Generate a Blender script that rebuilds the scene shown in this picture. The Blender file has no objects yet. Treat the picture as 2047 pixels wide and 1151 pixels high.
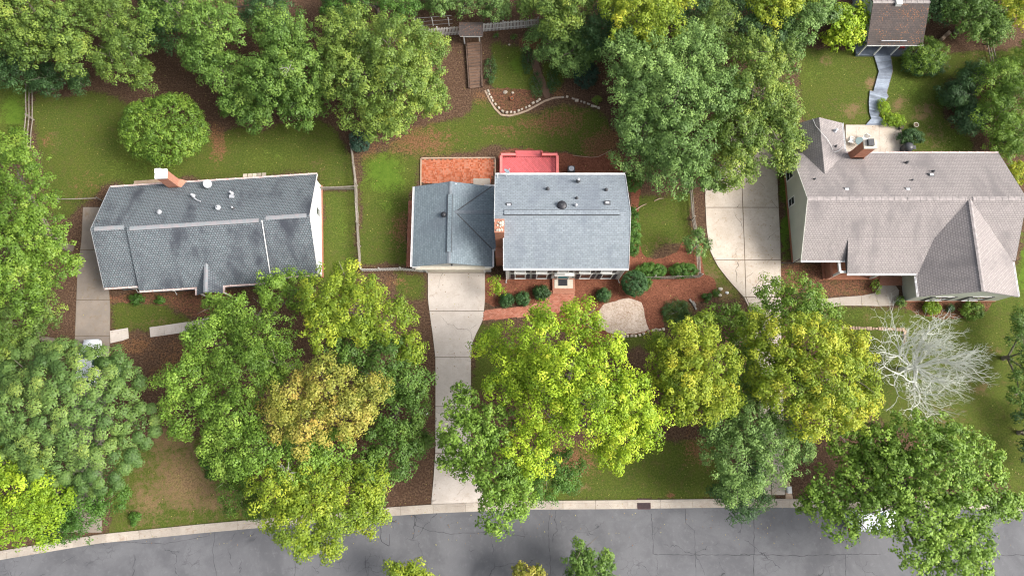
import bpy, math, random
import numpy as np
from mathutils import Vector, Matrix

# ------------------------------------------------------------------ camera, sky, sun, exposure
SC = bpy.context.scene
COL = SC.collection
CAM_H, TILT, FPX = 66.0, math.radians(12.0), 1365.0
cd = bpy.data.cameras.new('camera'); cam = bpy.data.objects.new('camera', cd); COL.objects.link(cam)
cam.location = (0, 0, CAM_H); cam.rotation_euler = (TILT, 0, 0)
cd.sensor_width = 36.0; cd.lens = 36.0 * FPX / 2047.0; cd.clip_end = 3000.0
SC.camera = cam
SUN_EL, SUN_AZ = math.radians(42), math.radians(98)      # azimuth clockwise from +Y (north in the picture)
w = bpy.data.worlds.new('World'); SC.world = w; w.use_nodes = True
wn = w.node_tree; bg = wn.nodes['Background']
sky = wn.nodes.new('ShaderNodeTexSky'); sky.sky_type = 'NISHITA'; sky.sun_disc = False
sky.sun_elevation = SUN_EL; sky.sun_rotation = SUN_AZ; sky.dust_density = 6.0; sky.air_density = 1.0; sky.ozone_density = 1.0
hs = wn.nodes.new('ShaderNodeHueSaturation'); hs.inputs['Saturation'].default_value = 0.45
wn.links.new(sky.outputs[0], hs.inputs['Color']); wn.links.new(hs.outputs[0], bg.inputs['Color'])
bg.inputs['Strength'].default_value = 0.14
sd = bpy.data.lights.new('sun', 'SUN'); sd.energy = 2.15; sd.angle = math.radians(24); sd.color = (1.0, 0.96, 0.90)
sun = bpy.data.objects.new('sun', sd); COL.objects.link(sun)
sun.rotation_euler = (math.pi / 2 - SUN_EL, 0, math.pi - SUN_AZ)
SC.view_settings.view_transform = 'Standard'; SC.view_settings.look = 'None'
SC.view_settings.gamma = 1.0; SC.view_settings.use_curve_mapping = False
SC.view_settings.exposure = 0.93
SC.cycles.pixel_filter_type = 'BLACKMAN_HARRIS'; SC.cycles.filter_width = 1.15
SC.cycles.max_bounces = 6; SC.cycles.diffuse_bounces = 3; SC.cycles.glossy_bounces = 2
SC.cycles.transmission_bounces = 3; SC.cycles.transparent_max_bounces = 4

# ------------------------------------------------------------------ helpers
S_, C_ = math.sin(TILT), math.cos(TILT)
def at(px, py, z=0.0):
    """survey: a point of the aerial photograph at height z -> metres on site"""
    u = (px - 1023.5) / FPX; v = (575.5 - py) / FPX
    k = (z - CAM_H) / (-C_ + v * S_)
    return Vector((u * k, (S_ + v * C_) * k, z))
def wm(o):
    m = o.matrix_basis.copy()
    return wm(o.parent) @ m if o.parent else m
def meta(o, label=None, cat=None, group=None, kind=None):
    if label: o['label'] = label
    if cat: o['category'] = cat
    if group: o['group'] = group
    if kind: o['kind'] = kind
    return o
def thing(name, label, cat, loc, rz=0.0, group=None):
    o = bpy.data.objects.new(name, None); COL.objects.link(o)
    o.matrix_basis = Matrix.Translation(Vector(loc)) @ Matrix.Rotation(rz, 4, 'Z')
    o.empty_display_size = 0.3
    return meta(o, label, cat, group)
class MB:
    def __init__(s): s.v = []; s.f = []
    def add(s, vs, fs):
        b = len(s.v); s.v += [tuple(p) for p in vs]; s.f += [tuple(b + i for i in f) for f in fs]; return s
    def box(s, a, b, M=None):
        x0, y0, z0 = a; x1, y1, z1 = b
        vs = [Vector(p) for p in ((x0,y0,z0),(x1,y0,z0),(x1,y1,z0),(x0,y1,z0),(x0,y0,z1),(x1,y0,z1),(x1,y1,z1),(x0,y1,z1))]
        if M: vs = [M @ p for p in vs]
        return s.add(vs, [(3,2,1,0),(4,5,6,7),(0,1,5,4),(1,2,6,5),(2,3,7,6),(3,0,4,7)])
    def prism(s, poly, z0, z1):                       # poly = list of (x,y), any winding
        a = sum(poly[i][0]*poly[(i+1)%len(poly)][1]-poly[(i+1)%len(poly)][0]*poly[i][1] for i in range(len(poly)))
        if a < 0: poly = poly[::-1]
        n = len(poly)
        vs = [(p[0],p[1],z0) for p in poly] + [(p[0],p[1],z1) for p in poly]
        fs = [tuple(range(n))[::-1], tuple(range(n, 2*n))] + [(i,(i+1)%n,n+(i+1)%n,n+i) for i in range(n)]
        return s.add(vs, fs)
    def slab(s, poly3, t):                             # planar 3D polygon thickened downwards
        n = len(poly3); P = [Vector(p) for p in poly3]
        nn = Vector((0,0,0))
        for i in range(n):
            a, b = P[i], P[(i+1)%n]
            nn += Vector(((a.y-b.y)*(a.z+b.z),(a.z-b.z)*(a.x+b.x),(a.x-b.x)*(a.y+b.y)))
        if nn.z < 0: P = P[::-1]
        vs = P + [p - Vector((0,0,t)) for p in P]
        return s.add(vs, [tuple(range(n)), tuple(range(n,2*n))[::-1]] + [(i,n+i,n+(i+1)%n,(i+1)%n) for i in range(n)])
    def tube(s, pts, rad, n=6):
        pts = [Vector(p) for p in pts]
        if not isinstance(rad, (list, tuple)): rad = [rad]*len(pts)
        rings = []
        for i, p in enumerate(pts):
            d = (pts[min(i+1,len(pts)-1)] - pts[max(i-1,0)]).normalized()
            a = d.cross(Vector((0,0,1)) if abs(d.z) < 0.9 else Vector((1,0,0))).normalized(); b = d.cross(a)
            rings.append([p + (a*math.cos(2*math.pi*k/n) + b*math.sin(2*math.pi*k/n))*rad[i] for k in range(n)])
        vs = [q for r in rings for q in r]; fs = []
        for i in range(len(pts)-1):
            for k in range(n):
                fs.append((i*n+k, (i+1)*n+k, (i+1)*n+(k+1)%n, i*n+(k+1)%n))
        fs.append(tuple(range(n))); fs.append(tuple(range((len(pts)-1)*n, len(pts)*n))[::-1])
        return s.add(vs, fs)
    def bar(s, a, b, w, h):                            # rectangular bar from a to b, w across (horizontal), h vertical
        a, b = Vector(a), Vector(b); d = (b-a); L = d.length; d.normalize()
        up = Vector((0,0,1)) if abs(d.z) < 0.95 else Vector((0,1,0))
        r = d.cross(up).normalized(); u = r.cross(d)
        M = Matrix((( d.x,r.x,u.x,a.x),(d.y,r.y,u.y,a.y),(d.z,r.z,u.z,a.z),(0,0,0,1)))
        return s.box((0,-w/2,-h/2),(L,w/2,h/2),M)
    def lathe(s, prof, c, n=14, M=None):
        vs = []; fs = []
        for r, z in prof:
            for k in range(n):
                p = Vector((r*math.cos(2*math.pi*k/n), r*math.sin(2*math.pi*k/n), z))
                if M: p = M @ p
                vs.append(p + Vector(c))
        for i in range(len(prof)-1):
            for k in range(n): fs.append((i*n+k, i*n+(k+1)%n, (i+1)*n+(k+1)%n, (i+1)*n+k))
        fs.append(tuple(range(n))[::-1]); fs.append(tuple(range((len(prof)-1)*n, len(prof)*n)))
        return s.add(vs, fs)
    def mesh(s, name, mat, inv=None, smooth=False):
        vs = [Vector(p) for p in s.v]
        me = bpy.data.meshes.new(name)
        me.from_pydata([inv @ p for p in vs] if inv else vs, [], s.f)
        uv = me.uv_layers.new(name='UVMap')
        for poly, f in zip(me.polygons, s.f):
            p0, nn = vs[f[0]], Vector((0,0,0))
            for i in range(len(f)):
                a, b = vs[f[i]], vs[f[(i+1)%len(f)]]
                nn += Vector(((a.y-b.y)*(a.z+b.z),(a.z-b.z)*(a.x+b.x),(a.x-b.x)*(a.y+b.y)))
            if nn.length < 1e-12: continue
            nn.normalize()
            h = Vector((0,0,1)).cross(nn) if abs(nn.z) < 0.985 else Vector((1,0,0))
            h.normalize(); v = nn.cross(h)
            for li, vi in zip(poly.loop_indices, f):
                uv.data[li].uv = (vs[vi].dot(h), vs[vi].dot(v))
        if smooth:
            for p in me.polygons: p.use_smooth = True
        me.materials.append(mat); return me
    def build(s, name, mat, parent=None, smooth=False):
        inv = wm(parent).inverted() if parent else None
        o = bpy.data.objects.new(name, s.mesh(name, mat, inv, smooth)); COL.objects.link(o)
        if parent: o.parent = parent
        return o
def piece(name, me, parent, M):
    o = bpy.data.objects.new(name, me); COL.objects.link(o); o.parent = parent
    o.matrix_basis = wm(parent).inverted() @ M
    return o
def struct(name, mb, mat):
    return meta(mb.build(name, mat), kind='structure')

# ------------------------------------------------------------------ materials
def NT(name):
    m = bpy.data.materials.new(name); m.use_nodes = True
    return m, m.node_tree, m.node_tree.nodes['Principled BSDF']
def nd(nt, t, **kw):
    n = nt.nodes.new(t)
    for k, v in kw.items():
        if k.startswith('i_'): n.inputs[k[2:].replace('_', ' ')].default_value = v
        else: setattr(n, k, v)
    return n
def L(nt, a, b): nt.links.new(a, b)
def c4(c): return (c[0], c[1], c[2], 1.0)
def mix(nt, fac, a, b, mode='MIX'):
    n = nt.nodes.new('ShaderNodeMix'); n.data_type = 'RGBA'; n.blend_type = mode
    for sock, val in ((n.inputs[0], fac), (n.inputs[6], a), (n.inputs[7], b)):
        if isinstance(val, bpy.types.NodeSocket): L(nt, val, sock)
        elif isinstance(val, (int, float)): sock.default_value = val
        else: sock.default_value = c4(val)
    return n.outputs[2]
def mth(nt, op, a, b=0.0, clamp=False):
    n = nt.nodes.new('ShaderNodeMath'); n.operation = op; n.use_clamp = clamp
    for sock, val in ((n.inputs[0], a), (n.inputs[1], b)):
        if isinstance(val, bpy.types.NodeSocket): L(nt, val, sock)
        else: sock.default_value = val
    return n.outputs[0]
def rng(nt, val, a, b, c=0.0, d=1.0):
    n = nt.nodes.new('ShaderNodeMapRange'); n.interpolation_type = 'SMOOTHSTEP'
    L(nt, val, n.inputs[0])
    for i, x in enumerate((a, b, c, d)): n.inputs[i+1].default_value = x
    return n.outputs[0]
def noise(nt, vec, scale, detail=4.0, rough=0.6, dist=0.0):
    n = nd(nt, 'ShaderNodeTexNoise'); n.inputs['Scale'].default_value = scale
    n.inputs['Detail'].default_value = detail; n.inputs['Roughness'].default_value = rough
    n.inputs['Distortion'].default_value = dist
    L(nt, vec, n.inputs['Vector']); return n.outputs['Fac']
def pos(nt): return nd(nt, 'ShaderNodeNewGeometry').outputs['Position']
def uvc(nt): return nd(nt, 'ShaderNodeUVMap', uv_map='UVMap').outputs[0]
def scl(nt, vec, s):
    n = nd(nt, 'ShaderNodeMapping'); n.inputs['Scale'].default_value = s; L(nt, vec, n.inputs[0]); return n.outputs[0]
def bump(nt, bs, h, strength=0.3, dist=0.02):
    b = nd(nt, 'ShaderNodeBump'); b.inputs['Strength'].default_value = strength; b.inputs['Distance'].default_value = dist
    L(nt, h, b.inputs['Height']); L(nt, b.outputs[0], bs.inputs['Normal'])
def worn(name, a, b, rough=0.8, scale=3.0, fine=40.0, obj_var=0.0, metallic=0.0, bmp=0.2):
    """plain surface with two-scale mottling; obj_var varies value from piece to piece"""
    m, nt, bs = NT(name); p = pos(nt)
    n1 = noise(nt, p, scale, 5); n2 = noise(nt, p, fine, 3)
    f = rng(nt, mth(nt, 'ADD', mth(nt, 'MULTIPLY', n1, 0.65), mth(nt, 'MULTIPLY', n2, 0.35)), 0.35, 0.65)
    c = mix(nt, f, a, b)
    if obj_var:
        oi = nd(nt, 'ShaderNodeObjectInfo').outputs['Random']
        h = nd(nt, 'ShaderNodeHueSaturation'); L(nt, c, h.inputs['Color'])
        L(nt, rng(nt, oi, 0, 1, 1-obj_var, 1+obj_var), h.inputs['Value']); c = h.outputs[0]
    L(nt, c, bs.inputs['Base Color']); bs.inputs['Roughness'].default_value = rough
    bs.inputs['Metallic'].default_value = metallic
    if bmp: bump(nt, bs, n2, bmp, 0.01)
    return m
def shingle(name, ca, cb, cc, stain, wid=0.32, row=0.2, moss=None, leaves=None, contrast=1.0, ccf=0.22, mort=.018, mk=.5):
    m, nt, bs = NT(name); u = uvc(nt); p = pos(nt)
    br = nd(nt, 'ShaderNodeTexBrick', offset=0.5, squash=1.0)
    L(nt, u, br.inputs['Vector']); br.inputs['Scale'].default_value = 1.0
    br.inputs['Brick Width'].default_value = wid; br.inputs['Row Height'].default_value = row
    br.inputs['Mortar Size'].default_value = mort; br.inputs['Mortar Smooth'].default_value = 0.4
    br.inputs['Color1'].default_value = c4(ca); br.inputs['Color2'].default_value = c4(cb)
    br.inputs['Mortar'].default_value = c4([x*mk for x in ca])
    base = mix(nt, mth(nt, 'MULTIPLY', rng(nt, noise(nt, scl(nt, u, (3.5, 5.5, 1)), 1.0, 2), 0.42, 0.62), ccf), br.outputs[0], cc)
    g = noise(nt, p, 60, 2, 0.7)
    base = mix(nt, mth(nt, 'MULTIPLY', rng(nt, g, 0.3, 0.7), 0.35), base, [x*0.5 for x in ca])
    n1 = noise(nt, scl(nt, u, (0.55, 0.16, 1)), 1.0, 5, 0.6, 0.4)
    n2 = noise(nt, p, 0.28, 4)
    st = mth(nt, 'MULTIPLY', rng(nt, n1, 0.40, 0.64), rng(nt, n2, 0.38, 0.60))
    base = mix(nt, mth(nt, 'MULTIPLY', st, contrast), base, stain)
    if leaves:
        vo = nd(nt, 'ShaderNodeTexVoronoi'); vo.inputs['Scale'].default_value = 7.0; L(nt, p, vo.inputs['Vector'])
        lm = mth(nt, 'MULTIPLY', mth(nt, 'LESS_THAN', vo.outputs['Distance'], 0.28), rng(nt, noise(nt, p, 0.8, 3), 0.42, 0.6))
        base = mix(nt, lm, base, leaves)
    L(nt, base, bs.inputs['Base Color']); bs.inputs['Roughness'].default_value = 0.92
    h = mth(nt, 'ADD', mth(nt, 'MULTIPLY', br.outputs['Fac'], -1.0), mth(nt, 'MULTIPLY', g, 0.5))
    bump(nt, bs, h, 0.5, 0.02); return m
def brickmat(name, ca, cb, mortar, wid=0.2, row=0.07):
    m, nt, bs = NT(name); u = uvc(nt); p = pos(nt)
    br = nd(nt, 'ShaderNodeTexBrick', offset=0.5); L(nt, u, br.inputs['Vector']); br.inputs['Scale'].default_value = 1.0
    br.inputs['Brick Width'].default_value = wid; br.inputs['Row Height'].default_value = row
    br.inputs['Mortar Size'].default_value = 0.008
    for k, c in (('Color1', ca), ('Color2', cb), ('Mortar', mortar)): br.inputs[k].default_value = c4(c)
    b = mix(nt, rng(nt, noise(nt, p, 3, 4), 0.45, 0.75, 0, 0.5), br.outputs[0], [x*0.6 for x in ca])
    L(nt, b, bs.inputs['Base Color']); bs.inputs['Roughness'].default_value = 0.9
    bump(nt, bs, mth(nt, 'MULTIPLY', br.outputs['Fac'], -1.0), 0.5, 0.01); return m
def siding(name, c, row=0.18, vertical=False):
    m, nt, bs = NT(name); u = uvc(nt); p = pos(nt)
    sp = nd(nt, 'ShaderNodeSeparateXYZ'); L(nt, u, sp.inputs[0])
    fr = mth(nt, 'FRACT', mth(nt, 'DIVIDE', sp.outputs[0 if vertical else 1], row))
    b = mix(nt, rng(nt, noise(nt, p, 0.9, 5), 0.4, 0.75, 0, 0.35), c, [x*0.72 for x in c])
    gap = mth(nt, 'LESS_THAN', fr, 0.1)
    b = mix(nt, mth(nt, 'MULTIPLY', gap, 0.45), b, [x*0.4 for x in c])
    L(nt, b, bs.inputs['Base Color']); bs.inputs['Roughness'].default_value = 0.6
    bump(nt, bs, fr, 0.4, 0.015); return m
def glassmat(name, c, r=0.08):
    m, nt, bs = NT(name); bs.inputs['Base Color'].default_value = c4(c); bs.inputs['Roughness'].default_value = r
    bs.inputs['Specular IOR Level'].default_value = 0.45; return m
def leafmat(name, stops, trans=0.28, rough=0.55):
    m, nt, bs = NT(name); nt.nodes.remove(bs)
    at_ = nd(nt, 'ShaderNodeAttribute', attribute_name='tint')
    cr = nd(nt, 'ShaderNodeValToRGB'); el = cr.color_ramp.elements
    while len(el) < len(stops): el.new(0.5)
    for i, (t, c) in enumerate(stops): el[i].position = t; el[i].color = c4(c)
    L(nt, at_.outputs['Fac'], cr.inputs[0])
    d = nd(nt, 'ShaderNodeBsdfPrincipled'); L(nt, cr.outputs[0], d.inputs['Base Color'])
    d.inputs['Roughness'].default_value = rough; d.inputs['Specular IOR Level'].default_value = 0.35
    t = nd(nt, 'ShaderNodeBsdfTranslucent')
    h = nd(nt, 'ShaderNodeHueSaturation'); h.inputs['Saturation'].default_value = 1.15; h.inputs['Value'].default_value = 1.1
    L(nt, cr.outputs[0], h.inputs['Color']); L(nt, h.outputs[0], t.inputs['Color'])
    mx = nd(nt, 'ShaderNodeMixShader'); mx.inputs[0].default_value = trans
    L(nt, d.outputs[0], mx.inputs[1]); L(nt, t.outputs[0], mx.inputs[2])
    L(nt, mx.outputs[0], nt.nodes['Material Output'].inputs[0]); return m
def concrete(name, a, b, stain, crack=0.6, ov=0.05):
    m, nt, bs = NT(name); p = pos(nt)
    n1 = noise(nt, p, 0.5, 6, 0.65); n2 = noise(nt, p, 9, 5); n3 = noise(nt, p, 70, 2)
    c = mix(nt, rng(nt, n1, 0.35, 0.65), a, b)
    c = mix(nt, rng(nt, noise(nt, p, 1.1, 5, 0.7, 1.5), 0.54, 0.76, 0, 0.75), c, stain)
    c = mix(nt, rng(nt, n2, 0.4, 0.8, 0, 0.35), c, stain)
    c = mix(nt, rng(nt, n3, 0.45, 0.8, 0, 0.3), c, [x*0.6 for x in a])
    dv = nd(nt, 'ShaderNodeVectorMath', operation='ADD')
    nv = nd(nt, 'ShaderNodeTexNoise'); nv.inputs['Scale'].default_value = 0.8; nv.inputs['Detail'].default_value = 5; L(nt, p, nv.inputs['Vector'])
    L(nt, p, dv.inputs[0]); L(nt, nv.outputs['Color'], dv.inputs[1])
    vo = nd(nt, 'ShaderNodeTexVoronoi', feature='DISTANCE_TO_EDGE'); vo.inputs['Scale'].default_value = 0.23; L(nt, dv.outputs[0], vo.inputs['Vector'])
    ck = mth(nt, 'MULTIPLY', mth(nt, 'LESS_THAN', vo.outputs['Distance'], 0.0045), rng(nt, noise(nt, p, 0.3, 2), 0.5, 0.56))
    c = mix(nt, mth(nt, 'MULTIPLY', ck, crack), c, (0.12, 0.1, 0.08))
    oi = nd(nt, 'ShaderNodeObjectInfo').outputs['Random']
    h = nd(nt, 'ShaderNodeHueSaturation'); L(nt, c, h.inputs['Color']); L(nt, rng(nt, oi, 0, 1, 1-ov, 1+ov), h.inputs['Value'])
    L(nt, h.outputs[0], bs.inputs['Base Color']); bs.inputs['Roughness'].default_value = 0.9
    bump(nt, bs, n2, 0.15, 0.01); return m

M_white = worn('white_paint', (0.74,0.74,0.72), (0.62,0.62,0.60), 0.5, 2, 20, bmp=0.05)
M_trim = worn('white_gutter', (0.80,0.80,0.80), (0.66,0.65,0.64), 0.4, 3, 30, bmp=0.03)
M_gut = worn('rusty_white_gutter', (0.72,0.66,0.64), (0.55,0.38,0.34), 0.5, 4, 25, bmp=0.05)
M_black = worn('black_paint', (0.012,0.013,0.018), (0.03,0.03,0.036), 0.5, 5, 40, bmp=0.05)
M_dark = worn('dark_metal', (0.035,0.037,0.042), (0.07,0.07,0.075), 0.45, 5, 40, bmp=0.05)
M_galv = worn('galvanised_metal', (0.55,0.56,0.58), (0.36,0.37,0.40), 0.4, 6, 40, metallic=0.3, bmp=0.05)
M_dish = worn('dish_enamel', (0.50,0.52,0.54), (0.42,0.44,0.47), 0.4, 4, 30, bmp=0.0)
M_bluedish = worn('blue_grey_enamel', (0.22,0.27,0.31), (0.17,0.21,0.25), 0.4, 4, 30, bmp=0.0)
M_glass = glassmat('window_glass', (0.03,0.04,0.045))
M_teal = worn('teal_door_paint', (0.10,0.30,0.34), (0.08,0.24,0.28), 0.35, 5, 30, bmp=0.0)
M_brick = brickmat('red_brick', (0.42,0.15,0.075), (0.33,0.11,0.055), (0.32,0.22,0.17))
M_brickO = brickmat('orange_brick', (0.42,0.17,0.10), (0.33,0.12,0.07), (0.35,0.25,0.2))
M_pav = worn('brick_paver', (0.47,0.145,0.065), (0.30,0.085,0.04), 0.9, 5, 40, obj_var=0.0)
M_pav2 = worn('brick_walk', (0.46,0.17,0.11), (0.34,0.11,0.07), 0.9, 5, 40)
M_sideW = siding('white_siding', (0.60,0.69,0.67), 0.2)
M_sideG = siding('grey_green_siding', (0.52,0.54,0.47), 0.16)
M_sideM = siding('pale_grey_siding', (0.50,0.52,0.51), 0.18)
M_sideB = siding('blue_grey_siding', (0.16,0.19,0.21), 0.18)
M_roofM = shingle('blue_grey_shingle', (0.27,0.31,0.345), (0.20,0.235,0.265), (0.315,0.35,0.38), (0.13,0.15,0.19), contrast=0.45)
M_roofG = shingle('grey_green_shingle', (0.205,0.255,0.285), (0.145,0.185,0.21), (0.25,0.30,0.33), (0.12,0.14,0.17), contrast=0.45)
M_roofL = shingle('dark_speckled_shingle', (0.205,0.250,0.272), (0.145,0.175,0.198), (0.165,0.152,0.168), (0.040,0.045,0.058), wid=.24, row=.21, contrast=.95, ccf=.4, mort=.045, mk=.22)
M_roofR = shingle('taupe_shingle', (0.34,0.305,0.295), (0.28,0.25,0.245), (0.37,0.335,0.32), (0.16,0.145,0.145), wid=.26, row=.2, contrast=0.75, mort=.032, mk=.5)
M_roofS = shingle('brown_shingle', (0.075,0.060,0.057), (0.11,0.085,0.075), (0.09,0.08,0.077), (0.06,0.05,0.045), leaves=(0.28,0.12,0.05))
M_capL = worn('ridge_cap_dark', (0.20,0.235,0.25), (0.27,0.24,0.25), 0.9, 2.5, 30)
M_capM = worn('ridge_cap_blue_grey', (0.13,0.15,0.17), (0.19,0.215,0.24), 0.9, 2.5, 30)
M_capR = worn('ridge_cap_taupe', (0.22,0.20,0.195), (0.36,0.32,0.31), 0.9, 2.5, 30)
M_deck = worn('red_deck_paint', (0.70,0.155,0.160), (0.57,0.11,0.115), 0.55, 3, 30, obj_var=0.08)
M_deckd = worn('red_deck_frame_shade', (0.25,0.03,0.03), (0.18,0.02,0.02), 0.7)  # red frame darkened: shade in the board gaps is put into its colour
M_deckR = worn('red_deck_rail_paint', (0.80,0.22,0.20), (0.70,0.17,0.16), 0.5, 3, 30)
M_plank = worn('blue_grey_plank', (0.27,0.31,0.37), (0.17,0.20,0.25), 0.8, 2, 20, obj_var=0.22)
M_floorB = worn('blue_grey_floor_paint', (0.13,0.16,0.20), (0.09,0.11,0.15), 0.6, 2, 20)
M_wood = worn('weathered_fence_wood', (0.27,0.24,0.20), (0.16,0.135,0.11), 0.95, 4, 50, obj_var=0.15)
M_timber = worn('stair_timber', (0.17,0.11,0.08), (0.09,0.06,0.045), 0.95, 4, 40, obj_var=0.15)
M_picket = worn('old_white_picket', (0.80,0.79,0.76), (0.60,0.58,0.55), 0.8, 5, 50, obj_var=0.08)
M_picketG = worn('grey_picket', (0.52,0.49,0.43), (0.34,0.31,0.27), 0.85, 5, 50, obj_var=0.15)
M_stone = worn('pale_edging_stone', (0.56,0.49,0.40), (0.38,0.32,0.25), 0.9, 6, 30, obj_var=0.25)
M_stone2 = worn('grey_wall_block', (0.30,0.28,0.25), (0.20,0.18,0.16), 0.9, 6, 30, obj_var=0.1)
M_strip = worn('beige_mow_strip', (0.44,0.33,0.24), (0.34,0.24,0.17), 0.9, 3, 30)
M_bark = worn('grey_brown_bark', (0.13,0.105,0.08), (0.22,0.19,0.155), 0.95, 3, 20)
M_dead = worn('bleached_dead_wood', (0.72,0.72,0.68), (0.56,0.59,0.52), 0.9, 3, 20)
M_deadg = worn('grey_dead_twig', (0.34,0.32,0.29), (0.26,0.25,0.22), 0.9, 3, 20)
M_carW = glassmat('white_car_paint', (0.72,0.75,0.79), 0.25)
M_tyre = worn('tyre_rubber', (0.015,0.015,0.015), (0.03,0.03,0.03), 0.85)
M_conc = concrete('cream_driveway_concrete', (0.50,0.445,0.395), (0.58,0.525,0.475), (0.36,0.27,0.20))
M_concR = concrete('tan_driveway_concrete', (0.47,0.405,0.335), (0.56,0.495,0.425), (0.30,0.20,0.12), .9)
M_concL = concrete('brown_grey_driveway_concrete', (0.26,0.22,0.185), (0.21,0.18,0.155), (0.20,0.14,0.08), 0.3)
M_curb = concrete('curb_concrete', (0.42,0.375,0.32), (0.34,0.30,0.255), (0.25,0.17,0.12), 0.4, 0.08)
M_joint = worn('joint_dirt', (0.14,0.095,0.06), (0.09,0.07,0.045), 1.0)
M_red = worn('red_plastic', (0.5,0.02,0.03), (0.4,0.02,0.03), 0.5)
M_orange = worn('orange_glaze', (0.62,0.26,0.06), (0.5,0.2,0.04), 0.5)
M_terra = worn('terracotta', (0.45,0.13,0.05), (0.36,0.10,0.04), 0.8)
M_cream = worn('cream_render', (0.60,0.55,0.46), (0.5,0.45,0.37), 0.8)

def ground_material():
    m, nt, bs = NT('yard_ground'); p = pos(nt)
    A = nd(nt, 'ShaderNodeVertexColor', layer_name='zone').outputs[0]
    B = nd(nt, 'ShaderNodeVertexColor', layer_name='zone2').outputs[0]
    sa = nd(nt, 'ShaderNodeSeparateColor'); L(nt, A, sa.inputs[0]); sb = nd(nt, 'ShaderNodeSeparateColor'); L(nt, B, sb.inputs[0])
    nl = noise(nt, p, 0.35, 6, 0.65); nm = noise(nt, p, 1.6, 6, 0.7); nf = noise(nt, p, 6, 4, 0.75); nff = noise(nt, p, 11, 5, 0.95)
    br = mth(nt, 'ADD', mth(nt, 'ADD', mth(nt, 'MULTIPLY', nm, 0.35), mth(nt, 'MULTIPLY', nf, 0.35)), mth(nt, 'MULTIPLY', nff, 0.30))
    litter = mix(nt, rng(nt, nf, 0.42, 0.60), (0.060,0.036,0.024), (0.16,0.10,0.065))
    litter = mix(nt, rng(nt, nm, 0.4, 0.7), litter, (0.085,0.05,0.032))
    grass = mix(nt, rng(nt, nl, 0.35, 0.65), (0.080,0.104,0.016), (0.062,0.096,0.014))
    grass = mix(nt, rng(nt, nf, 0.44, 0.58, 0, .8), grass, (0.120,0.142,0.030))
    grass = mix(nt, rng(nt, nm, 0.46, 0.66, 0, .55), grass, (0.105,0.088,0.034))
    grass = mix(nt, rng(nt, nff, 0.49, 0.58, 0, 0.6), grass, (0.030,0.046,0.010))
    lush = mix(nt, rng(nt, br, 0.4, 0.6), (0.075,0.135,0.016), (0.12,0.19,0.025))
    lush = mix(nt, rng(nt, nff, 0.4, 0.75, 0, 0.6), lush, (0.04,0.075,0.01))
    straw = mix(nt, rng(nt, nf, 0.43, 0.57), (0.33,0.215,0.115), (0.14,0.105,0.045))
    straw = mix(nt, rng(nt, nm, 0.4, 0.6, 0, .6), straw, (0.16,0.105,0.06))
    clay = mix(nt, rng(nt, nf, 0.43, 0.57), (0.115,0.065,0.030), (0.22,0.115,0.060))
    def th(w, sh=0.16): return rng(nt, mth(nt, 'ADD', w, mth(nt, 'MULTIPLY', mth(nt, 'SUBTRACT', br, 0.5), 4.2)), 0.5-sh, 0.5+sh)
    c = mix(nt, th(sa.outputs[0]), litter, grass)
    c = mix(nt, th(sa.outputs[1]), c, lush)
    c = mix(nt, th(sa.outputs[2], 0.2), c, straw)
    c = mix(nt, th(sb.outputs[0], 0.2), c, clay)
    L(nt, c, bs.inputs['Base Color']); bs.inputs['Roughness'].default_value = 1.0; bs.inputs['Specular IOR Level'].default_value = 0.1
    bump(nt, bs, mth(nt, 'ADD', nf, nff), 0.8, 0.05); return m
def mulch_material(name, a, b, d):
    m, nt, bs = NT(name); p = pos(nt)
    n1 = noise(nt, p, 5.5, 6, 0.95); n2 = noise(nt, p, 1.2, 5, 0.7); n3 = noise(nt, p, 3, 6, 0.9)
    c = mix(nt, rng(nt, n1, 0.455, 0.545), [x*.85 for x in a], [x*1.1 for x in b]); c = mix(nt, rng(nt, n2, 0.4, 0.75, 0, 0.6), c, d)
    c = mix(nt, rng(nt, n3, 0.5, 0.8, 0, 0.5), c, d)
    L(nt, c, bs.inputs['Base Color']); bs.inputs['Roughness'].default_value = 1.0; bs.inputs['Specular IOR Level'].default_value = 0.1
    bump(nt, bs, mth(nt, 'ADD', n1, n3), 0.9, 0.05); return m
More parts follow.
